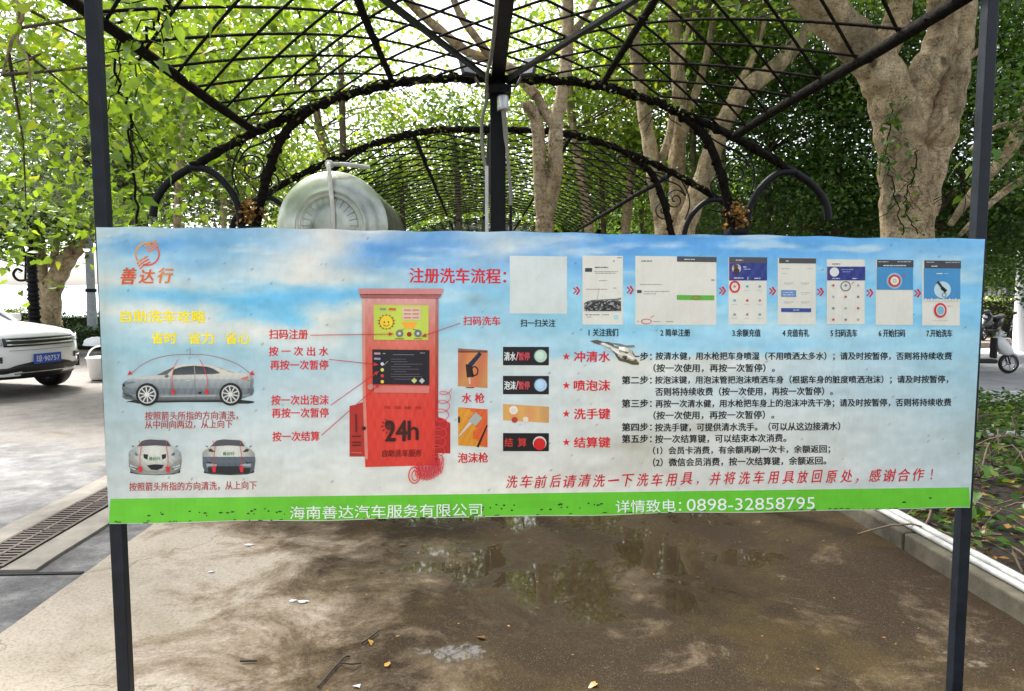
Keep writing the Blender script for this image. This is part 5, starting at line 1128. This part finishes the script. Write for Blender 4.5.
# the slim double-stemmed tree growing through the gap in the pergola
Y = 5.85; b0 = W(545, 238, Y)
tree('slim pale double stemmed tree growing up through the pergola gap',
  [([(b0.x, Y, -.1), (b0.x + .01, Y, .8), b0, W(545, 218, Y), W(550, 198, Y), W(555, 172, Y), W(555.5, 139, Y), W(557, 118, Y), W(562, 94, Y), W(567, 52, Y), W(568, 0, Y), W(570, -90, Y)], .080, .042),
   ([W(545, 222, Y), W(542, 204, Y), W(540, 174, Y), W(538, 132, Y), W(533, 112, Y), W(526, 105, Y)], .062, .044),
   ([W(555, 126, Y), W(545, 112, Y), W(538, 98, Y), W(531, 88, Y)], .045, .03), ([W(533, 114, Y), W(527, 106, Y - .08), W(522, 105, Y - .1)], .035, .026),
   ([W(566, 40, Y), W(590, 10, Y), W(620, -50, Y)], .03, .018),
   ([W(536, 96, Y), W(515, 72, Y + .1), W(492, 60, Y + .2), W(468, 52, Y + .2), W(440, 30, Y + .2), W(415, 8, Y + .2), W(380, -30, Y)], .045, .032),
   ([W(492, 60, Y + .2), W(478, 40, Y), W(462, 18, Y), W(450, -10, Y), W(430, -60, Y)], .034, .024)],
  [((.9, 5.9, 5.3), (1.7, 1.5, .8), 24), ((-.9, 6.6, 5.6), (1.9, 1.4, .8), 9)], 'leaf_bright', per=80, size=(.07, .11), rad=.3)
# cluster of pale trunks in the middle distance
Y = 12.5
def trunk_up(px, Y, *pts): b = W(px, 240, Y); return [(b.x, Y, -.1), (b.x, Y, .9), b] + [W(x, y, Y) for x, y in pts]
tree('pale trunk left of the clustered trunks, leaning left', [(trunk_up(664, Y, (658, 200), (652, 160), (645, 120), (636, 60), (630, -20)), .17, .09), (L((655, 175, Y), (668, 140, Y), (676, 90, Y), (690, 20, Y)), .08, .04)], [((3.2, 12.5, 7.6), (2.0, 2, 1.4), 50)], 'leaf_bright', group='clustered pale trunks')
Y = 12.8
tree('upright trunk in the middle of the clustered trunks', [(trunk_up(680, Y, (679, 200), (677, 160), (680, 110), (676, 50), (672, -20)), .20, .10), (L((678, 150, Y), (690, 110, Y), (706, 60, Y), (716, 0, Y)), .09, .05)], [((4.0, 12.8, 7.2), (2.2, 2, 1.6), 56)], 'leaf_mid', group='clustered pale trunks')
Y = 12.2
tree('long pale trunk leaning right out of the cluster', [(trunk_up(684, Y, (694, 205), (708, 165), (722, 125), (745, 90), (775, 68), (800, 40), (830, 5), (860, -40)), .19, .11), (L((722, 125, Y), (735, 90, Y), (752, 60, Y), (765, 20, Y)), .07, .04)], [((6.2, 12.2, 7.4), (2.4, 2, 1.2), 60)], 'leaf_mid', group='clustered pale trunks')
for px, Y, sh, lab in ((590, 15.5, -8, 'thin pale trunk seen through the tunnel, left one'), (625, 16.5, 6, 'thin pale trunk seen through the tunnel, nearer the cluster'), (340, 17, -10, 'slim trunk far behind the silver tank')):
    tree(lab, [(trunk_up(px, Y, (px + sh, 180), (px + sh * 2.5, 100), (px + sh * 3, 0)), .13, .07)], [(tuple(W(px + sh * 3, 110, Y)), (2.6, 1.8, 2.2), 60)], 'leaf_bright', size=(.09, .15), rad=.42, bark='bark', group='slim trees behind the tunnel')
# near foliage at left
tree('leafy tree with big bright heart shaped leaves overhanging at the left edge', [([(-6.6, 6.2, -.1), (-6.4, 6.2, 1.6), (-6.2, 6.1, 3.2), (-5.4, 6.0, 4.8), (-4.2, 5.8, 5.6)], .14, .04), (L((-40, -40, 4.6), (20, 5, 4.5), (12, 40, 4.5), (2, 75, 4.5)), .016, .006), (L((20, 5, 4.5), (18, 40, 4.5), (28, 60, 4.5), (32, 110, 4.5)), .010, .004)],
  [(tuple(W(20, 20, 5.2)), (1.1, .9, .9), 18), (tuple(W(15, 190, 6.0)), (.6, .5, .6), 8), (tuple(W(150, 40, 6.6)), (1.2, .9, .9), 22), (tuple(W(85, -60, 5.5)), (2.4, 1.4, .8), 40), (tuple(W(140, 180, 7.2)), (.8, .6, .7), 9)], 'leaf_bright', size=(.055, .105), per=75, rad=.34, heart=True, twig=.12, group='trees at left')
tree('grey green fine leaved tree behind the left post', [([(-5.0, 12, -.1), (-5.0, 12, 1.5), W(125, 190, 12), W(120, 150, 12), W(112, 90, 12), W(100, 20, 12)], .16, .07), (L((120, 160, 12), (160, 110, 12), (200, 70, 12)), .07, .03), (L((118, 150, 12), (70, 100, 12), (20, 70, 12)), .07, .03)],
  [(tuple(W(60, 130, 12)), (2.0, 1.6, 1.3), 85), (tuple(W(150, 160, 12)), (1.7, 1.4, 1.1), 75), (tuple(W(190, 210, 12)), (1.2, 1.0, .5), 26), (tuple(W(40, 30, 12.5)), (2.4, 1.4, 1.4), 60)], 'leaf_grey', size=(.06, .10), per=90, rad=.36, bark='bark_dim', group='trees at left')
tree('yellow green tree above the tank and scrollwork at left', [([(-3.8, 11, -.1), (-3.7, 11, 1.6), W(225, 180, 11), W(235, 120, 11), W(240, 40, 11), W(250, -60, 11)], .05, .03), (L((232, 140, 11), (280, 100, 11), (320, 70, 11)), .05, .02), (L((236, 110, 11), (190, 60, 11), (170, 20, 11)), .05, .02)],
  [(tuple(W(190, 60, 11)), (1.4, 1.3, 1.3), 62), (tuple(W(200, 130, 11)), (1.5, 1.2, 1.0), 66), (tuple(W(280, 190, 12)), (1.3, 1.0, .6), 36), (tuple(W(320, 60, 11)), (1.3, 1.0, .9), 7), (tuple(W(250, -20, 10)), (1.8, 1.3, .8), 30)], 'leaf_bright', size=(.06, .11), per=80, rad=.32, group='trees at left')
# pair of pale trunks far left
Y = 19
tree('stout pale double trunk far left behind the white car', [([(W(52, 330, Y).x, Y, 0), W(50, 320, Y), W(52, 290, Y), W(60, 272, Y), W(70, 255, Y), W(82, 240, Y), W(96, 215, Y), W(110, 180, Y)], .30, .13), ([W(46, 320, Y), W(41, 290, Y), W(40, 260, Y), W(36, 225, Y), W(30, 190, Y)], .20, .12), (L((53, 268, Y), (55, 248, Y), (56, 220, Y)), .12, .07)],
  [(tuple(W(60, 205, Y)), (2.6, 2, .8), 70), (tuple(W(0, 215, Y)), (1.6, 1.5, 1.0), 40), (tuple(W(100, 200, Y)), (1.2, 1.5, .7), 26), (tuple(W(20, 150, Y)), (3, 2, 1.2), 50)], 'leaf_mid', size=(.12, .2), per=80, rad=.5, group='trees at left')
# bright trees filling the middle
for i, (px, py, Y, r, n, mat, lab) in enumerate([
   (455, 205, 20, (2.6, 1.8, 1.6), 90, 'leaf_bright', 'bright tree closing the view left of the centre pole'),
   (400, 165, 18, (2.0, 1.6, 1.2), 24, 'leaf_bright', 'airy yellow green tree beyond the second arch, left'),
   (455, 140, 15.5, (1.2, 1.3, 1.1), 22, 'leaf_bright', 'small bright tree directly left of the ridge'),
   (600, 130, 18, (2.4, 1.8, 2.2), 90, 'leaf_bright', 'bright tree behind the slim double stem'),
   (640, 200, 20, (2.6, 1.8, 1.8), 90, 'leaf_mid', 'mid green tree behind the clustered trunks'),
   (330, 190, 19, (2.4, 1.8, 1.4), 70, 'leaf_bright', 'bright bushy tree just above the silver tank'),
   (690, 30, 15, (2.0, 1.6, 1.3), 44, 'leaf_mid', 'high mid green tree over the right lattice'),
   (720, 60, 15, (1.8, 1.5, 1.6), 50, 'leaf_mid', 'loose mid green tree behind the leaning trunk'),
   (340, 20, 15, (2.3, 1.6, 1.2), 14, 'leaf_bright', 'thin high crown letting the sky through left of the ridge')]):
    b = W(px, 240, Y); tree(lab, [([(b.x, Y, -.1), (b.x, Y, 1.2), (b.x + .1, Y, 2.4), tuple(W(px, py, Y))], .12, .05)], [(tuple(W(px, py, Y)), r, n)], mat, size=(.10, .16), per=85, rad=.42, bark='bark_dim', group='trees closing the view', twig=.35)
# dark bank of trees at right
for i, (px, py, Y, r, n, lab) in enumerate([
   (770, 150, 15, (2.0, 1.8, 2.6), 120, 'dark tree behind the right hook of the nearest arch'),
   (840, 120, 14, (2.1, 1.8, 3.0), 130, 'dark dense tree left of the big pale trunk'),
   (945, 140, 13.5, (2.1, 1.8, 2.8), 130, 'dark dense tree between the big pale trunk and the right post'),
   (1030, 110, 12.5, (2.2, 1.8, 2.8), 130, 'dark dense tree at the right edge, beyond the post'),
   (890, 230, 17, (3.0, 1.8, 1.6), 110, 'low dark tree behind the big pale trunk'),
   (1010, 235, 17, (2.2, 1.5, 1.0), 60, 'dark tree drooping over the railing at the right edge'),
   (760, 225, 18, (2.6, 1.8, 1.4), 100, 'low dark tree beyond the right column head'),
   (1110, 200, 13, (2.0, 1.8, 2.4), 70, 'dark tree just outside the right edge'),
   (820, 20, 16, (3.6, 2.0, 2.4), 130, 'tall dark tree high above the right lattice'),
   (990, 0, 15, (3.0, 2.0, 2.2), 110, 'tall dark tree high behind the right post')]):
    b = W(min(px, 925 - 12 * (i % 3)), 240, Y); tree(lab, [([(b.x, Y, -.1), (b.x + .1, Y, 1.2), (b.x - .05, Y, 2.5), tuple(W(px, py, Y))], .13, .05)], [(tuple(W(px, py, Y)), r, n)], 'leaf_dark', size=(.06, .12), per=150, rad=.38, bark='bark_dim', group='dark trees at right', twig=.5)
tree('dark crooked boughs crossing low behind the right post', [([(9.6, 11, -.1), (9.5, 11, 1.6), W(1045, 105, 10.5), W(1010, 150, 10.2), W(975, 190, 10), W(950, 225, 10)], .16, .04), (L((1040, 170, 10.4), (1000, 195, 10.2), (960, 235, 10)), .07, .03), (L((1035, 130, 10.4), (1000, 125, 10.2), (970, 150, 10)), .05, .02)],
   [(tuple(W(1020, 150, 10.5)), (1.2, .8, 1.0), 20)], 'leaf_dark', group='dark trees at right')
# broad leaves by the post at right
vine('few big pale green leaves hanging beside the right post at half height of the trunk', [W(958, 165, 5.5), W(963, 190, 5.4), W(968, 178, 5.4), W(990, 160, 5.4)], 9, .15, .08, 'cover')
# mid-height tree whose pale boughs drape at the right edge over the scooters
tree('mid green tree arching over the parked scooters at right', [([(17.5, 21, 0), (17.3, 21, 2), (16.8, 20.6, 3.4), (15.5, 20, 4.0)], .14, .05)], [(tuple(W(1010, 262, 19)), (1.6, 1, .55), 60), (tuple(W(1050, 240, 19)), (1.6, 1, .8), 50)], 'leaf_mid', size=(.09, .15), group='dark trees at right')
# distant wood
P = np.concatenate([box_pts([-7, 27, 0], [30, 33, 5.2], 26000), box_pts([2, 24, 0], [12, 27, 6], 16000)])
P[:, 2] *= .75 + .5 * fbm(P[:, 0] * .5, P[:, 1] * .2, 12)
leaves('distant_wood', P, rng.uniform(.25, .45, len(P)), M['leaf_mid'], None, tint=rng.random(len(P)) * .7, kind='stuff')
# canopy overhead behind the viewer's left shoulder is open: only the boughs above the pergola
tree('tall tree whose high crown hangs above the pergola', [([(-3.6, 9.2, -.1), (-3.6, 9.1, 2), (-3.2, 8.8, 4), (-1.8, 8, 5.8)], .06, .03)], [((-1.2, 8.4, 6.6), (3.0, 2.4, .9), 10), ((3.6, 9.4, 6.8), (1.8, 2.0, .9), 30)], 'leaf_bright', per=80, size=(.08, .13), group='trees round the pergola')

# ------------------------------------------------------------------ white car
def make_car():
    n = N('white car paint'); M['paint'] = n.bsdf((.80, .80, .80, 1), .28, 0, coat=.6)
    M['glass'] = simple('car glass', (.02, .025, .028), .06, 0, .1, spec=.9); M['trim'] = simple('black plastic trim', (.012, .012, .013), .5); M['chrome'] = simple('chrome', (.6, .6, .6), .2, .9); M['lens'] = simple('lamp lens', (.62, .66, .70), .1, .2, .3, 30, spec=.9)
    c = W(46, 385, 11.0); head = math.atan2(-.32, .95)
    t = thing('parked_car', 'white sport utility car with blue number plate, nose showing at the left edge', 'car', (0, 0, 0), 0)
    HW = .93
    F = lambda y: 2.18 - .42 * abs(y / HW) ** 2.6
    def grid(rows, name, mat, parent, smooth=True):
        mb = MB(); mb.smooth = smooth; m = len(rows[0]); vs = [p for r in rows for p in r]
        mb.add(vs, [(i * m + j, (i + 1) * m + j, (i + 1) * m + j + 1, i * m + j + 1) for i in range(len(rows) - 1) for j in range(m - 1)]); return mb
    def outline(y):
        q = abs(y / HW); f = F(y); r = -2.15 + .22 * q ** 3; dz = -.10 * q ** 5
        return [(f - .05, .30), (f, .42), (f + .01, .62), (f - .0, .74), (f - .03, .84 + dz * .4), (f - .10, .91 + dz * .7), (f - .4, .97 + dz), (1.15, 1.02 + dz), (.95, 1.03 + dz), (0, 1.04 + dz), (-1.5, 1.06 + dz), (r + .05, 1.0 + dz), (r, .8), (r, .45), (r + .1, .30)]
    ys = [HW * math.sin(a) for a in np.linspace(-PI / 2 * .999, PI / 2 * .999, 25)]
    rows = [[(x, y, z) for x, z in outline(y)] for y in ys]
    body = grid(rows, 'body', None, t)
    body.add([(x, HW * .995 * s, z) for s in (1,) for x, z in outline(HW)], [tuple(range(15))]); body.add([(x, -HW * .995, z) for x, z in outline(-HW)], [tuple(range(15))[::-1]])
    bo = body.build('body', M['paint'], t)
    # greenhouse
    def gh(y):
        q = abs(y); return [(.62, 1.0), (-.02, 1.42 - .05 * q), (-.2, 1.50 - .06 * q), (-.7, 1.54 - .07 * q), (-1.7, 1.44 - .06 * q), (-2.0, 1.02)]
    rows = [[(x, y * (1 - .16 * (z - 1.0) / .5), z) for x, z in gh(y)] for y in np.linspace(-.86, .86, 9)]
    g = grid(rows, '', None, t); 
    for s in (-1, 1): g.add([(x, .86 * s * (1 - .16 * (z - 1) / .5), z) for x, z in gh(.86)], [tuple(range(6))])
    g.build('windows', M['glass'], t)
    rows = [[(x, y * .84, z + .012) for x, z in gh(y * .84)[1:5]] for y in np.linspace(-.88, .88, 7)]
    grid(rows, '', None, t).build('roof', M['paint'], t)
    for s in (-1, 1):
        mb = MB()
        for (x0, z0, x1, z1) in ((.62, 1.0, -.06, 1.45), (-.4, 1.03, -.42, 1.5), (-1.1, 1.04, -1.15, 1.49), (-2.0, 1.02, -1.68, 1.42)):
            mb.bar((x0, s * .87, z0), (x1, s * .87 * (1 - .16 * (z1 - 1) / .5), z1), .07, .03)
        mb.build('pillar', M['paint'], t)
        mb = MB(); mb.box((.42, s * 1.0, 1.06), (.14, .2, .13), bev=.03); mb.build('mirror', M['paint'], t)
    def patch(name, mat, y0, y1, zf0, zf1, out, ny=16, nz=3, par=bo):
        mb = MB(); mb.smooth = True; vs = []
        for j in range(ny + 1):
            y = y0 + (y1 - y0) * j / ny
            for i in range(nz + 1):
                z = zf0(y) + (zf1(y) - zf0(y)) * i / nz
                x = F(y) + (-.05 if z < .33 else 0) + np.interp(z, [.30, .42, .62, .74, .84, .91], [-.05, 0, .01, 0, -.03, -.10]) - (0) + out; vs.append((x, y, z))
        mb.add(vs, [(j * (nz + 1) + i, (j + 1) * (nz + 1) + i, (j + 1) * (nz + 1) + i + 1, j * (nz + 1) + i + 1) for j in range(ny) for i in range(nz)])
        o = mb.build(name, mat, par); so = o.modifiers.new('thick', 'SOLIDIFY'); so.thickness = .012; so.offset = 0; return o
    k = lambda v: (lambda y: v)
    patch('grille', M['trim'], -.56, .56, k(.715), k(.835), .014)
    for z in (.745, .80): patch('grille_bar', M['chrome'], -.53, .53, k(z - .008), k(z + .008), .028, nz=1)
    for s in (-1, 1):
        a, b = sorted((s * .57, s * .92)); patch('headlight', M['lens'], a, b, lambda y: .73 + .06 * (abs(y) - .57), lambda y: .825 + .05 * (abs(y) - .57), .012)
        a, b = sorted((s * .58, s * .86)); patch('fog_lamp', M['trim'], a, b, k(.50), k(.58), .012); patch('fog_strip', M['chrome'], *sorted((s * .60, s * .84)), k(.515), k(.53), .024, nz=1)
    patch('lower_bumper', M['trim'], -.9, .9, k(.26), lambda y: .42 + .09 * max(0, 1 - abs(y) / .5) ** .5 * (abs(y) < .5), .016, ny=40)
    patch('skid_plate', M['chrome'], -.42, .42, k(.315), k(.35), .03, nz=1)
    patch('bonnet_seam', M['trim'], -.5, .5, k(.66), k(.664), .013, nz=1)
    n2 = simple('number plate blue', (.02, .08, .42), .4, 0, .05)
    mb = MB(); mb.box((F(0) + .035, .0, .53), (.012, .44, .14)); pl = mb.build('number_plate', n2, t)
    vs, fs = glyphs('琼·90757', .01); xs = [v[0] for v in vs]; a, b = min(xs), max(xs); mb = MB()
    mb.add([(F(0) + .043, -.19 + (x - a) / (b - a) * .38, .49 + y * .105) for x, y in vs], fs); mb.build('plate_lettering', M['wplastic'], pl)
    mb = MB(); mb.box((-.05, 0, .42), (3.5, 1.6, .3)); mb.build('underbody', M['trim'], t)
    for x in (1.38, -1.32):
        for s in (-1, 1):
            mb = MB(); Rm = Matrix.Rotation(PI / 2, 3, 'X'); cc = (x, s * .80, .345)
            mb.lathe([(.22, -.11), (.30, -.115), (.335, -.09), (.345, 0), (.335, .09), (.30, .115), (.22, .11)], cc, 28, M=Rm); w = mb.build('wheel', M['trim'], t)
            mb = MB(); mb.lathe([(0, -.09), (.05, -.09), (.06, -.07), (.21, -.08), (.225, -.10), (.225, .10), (.21, .08), (.06, .07), (0, .09)], cc, 24, M=Rm); mb.build('rim', M['chrome'], w)
            mb = MB(); mb.tube([(x + .40 * math.cos(q), s * (HW - .012), .36 + .40 * math.sin(q)) for q in np.linspace(-.1, PI + .1, 17)], .03, 6); mb.build('wheel_arch', M['trim'], t)
    # front-centre ground point sits at c
    g0 = EYE + ray(42, 385) * (-EYE.z / ray(42, 385).z)
    t.rotation_euler.z = head; hv = Vector((math.cos(head), math.sin(head), 0))
    t.location = Vector((W(46, 360, 10.9).x, 10.9, 0)) - hv * 2.18
    return t
car = make_car()

# ------------------------------------------------------------------ scooters
def make_scooter(label, bodymat, loc, rz):
    t = thing('scooter', label, 'scooter', loc, rz, 'scooters across the road')
    K = lambda name, mb, m, par=None: mb.build(name, m, par or t, local=True)
    for x in (.62, -.62):
        mb = MB(); Rm = Matrix.Rotation(PI / 2, 3, 'X'); mb.lathe([(.17, -.045), (.215, -.05), (.245, 0), (.215, .05), (.17, .045)], (x, 0, .245), 26, M=Rm); w = K('wheel', mb, M['trim'])
        mb = MB(); mb.lathe([(.165, -.03), (.18, -.035), (.18, .035), (.165, .03), (.165, -.03)], (x, 0, .245), 24, M=Rm); mb.lathe([(0, -.05), (.04, -.05), (.04, .05), (0, .05)], (x, 0, .245), 12, M=Rm)
        for k in range(5): a = k * 2 * PI / 5; mb.bar((x, 0, .245), (x + .17 * math.cos(a), 0, .245 + .17 * math.sin(a)), .022)
        K('rim', mb, M['chrome'], w)
    mb = MB(); mb.tube([(.62, .07, .245), (.50, .07, .62), (.42, .02, .95)], .02, 6); mb.tube([(.62, -.07, .245), (.50, -.07, .62), (.42, -.02, .95)], .02, 6); K('fork', mb, M['trim'])
    mb = MB(); mb.tube([(.40, -.30, 1.02), (.44, -.12, .98), (.44, .12, .98), (.40, .30, 1.02)], .016, 6); K('handlebar', mb, M['trim'])
    for s in (-1, 1): mb = MB(); mb.tube([(.42, s * .2, 1.0), (.44, s * .26, 1.16)], .006, 5); mb.box((.44, s * .27, 1.19), (.02, .12, .08), bev=.008); K('mirror', mb, M['trim'])
    def loft(sts, n=12):
        mb = MB(); mb.smooth = True; vs = []
        for x, z, w, h in sts:
            for k in range(n): a = 2 * PI * k / n; ca, sa = math.cos(a), math.sin(a); vs.append((x, w * abs(ca) ** .7 * (1 if ca > 0 else -1), z + h * abs(sa) ** .7 * (1 if sa > 0 else -1)))
        mb.add(vs, [(i * n + k, i * n + (k + 1) % n, (i + 1) * n + (k + 1) % n, (i + 1) * n + k) for i in range(len(sts) - 1) for k in range(n)]); mb.add(vs[:n], [tuple(range(n))]); mb.add(vs[-n:], [tuple(range(n))]); return mb
    K('front_shield', loft([(.27, .80, .10, .10), (.34, .76, .16, .18), (.44, .68, .19, .22), (.55, .60, .17, .17), (.66, .54, .11, .09), (.71, .52, .05, .04)]), bodymat)
    mb = MB(); mb.box((.26, 0, .62), (.06, .26, .5), bev=.02); K('leg_guard', mb, M['trim'])
    K('handlebar_cover', loft([(.34, .96, .08, .05), (.42, .98, .11, .07), (.50, .95, .08, .05)]), bodymat)
    K('front_fender', loft([(.40, .50, .05, .03), (.52, .53, .075, .05), (.66, .52, .075, .04), (.80, .43, .05, .03)]), bodymat)
    mb = MB(); mb.box((.0, 0, .30), (.62, .28, .10), bev=.03); K('footboard', mb, M['trim'])
    K('rear_body', loft([(-.15, .42, .14, .14), (-.25, .52, .17, .20), (-.6, .60, .16, .16), (-.85, .68, .10, .09), (-.95, .70, .05, .05)]), bodymat)
    K('seat', loft([(-.12, .74, .10, .05), (-.25, .77, .14, .06), (-.55, .78, .14, .06), (-.85, .83, .11, .05)]), M['trim'])
    mb = MB(); mb.box((.575, 0, .80), (.06, .16, .09), bev=.02); K('headlight', mb, M['lens'])
    mb = MB(); mb.box((-.98, 0, .68), (.03, .14, .06)); K('tail_lamp', mb, simple('red lens', (.4, .01, .01), .3)); return t
c = W(986, 372, 13.9)
make_scooter('white scooter with black seat riding on the road just past the board', M['paint'], (c.x - .80, 12.9, 0), R(-8)).scale = (.74, .74, .74)
EX = make_scooter('dark parked scooter nearest the board, behind the white one', simple('dark scooter paint', (.03, .03, .035), .3, coat=.4), (13.1, 19.6, .13), R(205))
for k, (x, a, lab) in enumerate([(14.1, 214, 'dark parked scooter in the middle of the row by the hedge'), (15.1, 200, 'dark parked scooter beside the white column')]):
    o = copy_tree(EX); o.scale = (.8, .8, .8); o.location = (x, 19.7, .13); o.rotation_euler.z = R(a); o['label'] = lab
EX.scale = (.8, .8, .8)

# ------------------------------------------------------------------ light
w = bpy.data.worlds.new('World'); sc.world = w; w.use_nodes = True; nt = w.node_tree; nt.nodes.clear()
sky = nt.nodes.new('ShaderNodeTexSky'); sky.sky_type = 'NISHITA'; sky.sun_disc = False
SUN_EL, SUN_AZ = R(56), R(-35)      # azimuth from +Y, clockwise
sky.sun_elevation = SUN_EL; sky.sun_rotation = SUN_AZ; sky.air_density = 1.0; sky.dust_density = 4.0; sky.ozone_density = 1
hs = nt.nodes.new('ShaderNodeHueSaturation'); hs.inputs['Saturation'].default_value = .35
bg = nt.nodes.new('ShaderNodeBackground'); bg.inputs['Strength'].default_value = .15; out = nt.nodes.new('ShaderNodeOutputWorld')
nt.links.new(sky.outputs[0], hs.inputs['Color']); nt.links.new(hs.outputs[0], bg.inputs['Color']); nt.links.new(bg.outputs[0], out.inputs[0])
sd = bpy.data.lights.new('sun', 'SUN'); sd.energy = 3.2; sd.angle = R(12); sd.color = (1, .97, .92)
so = bpy.data.objects.new('sun', sd); C.objects.link(so)
dirv = Vector((math.sin(SUN_AZ) * math.cos(SUN_EL), math.cos(SUN_AZ) * math.cos(SUN_EL), math.sin(SUN_EL)))
so.rotation_euler = dirv.to_track_quat('Z', 'Y').to_euler()
sc.view_settings.view_transform = 'Standard'; sc.view_settings.look = 'None'; sc.view_settings.exposure = 1.70; sc.view_settings.gamma = 1
sc.cycles.use_denoising = True; sc.cycles.max_bounces = 8; sc.cycles.transparent_max_bounces = 8
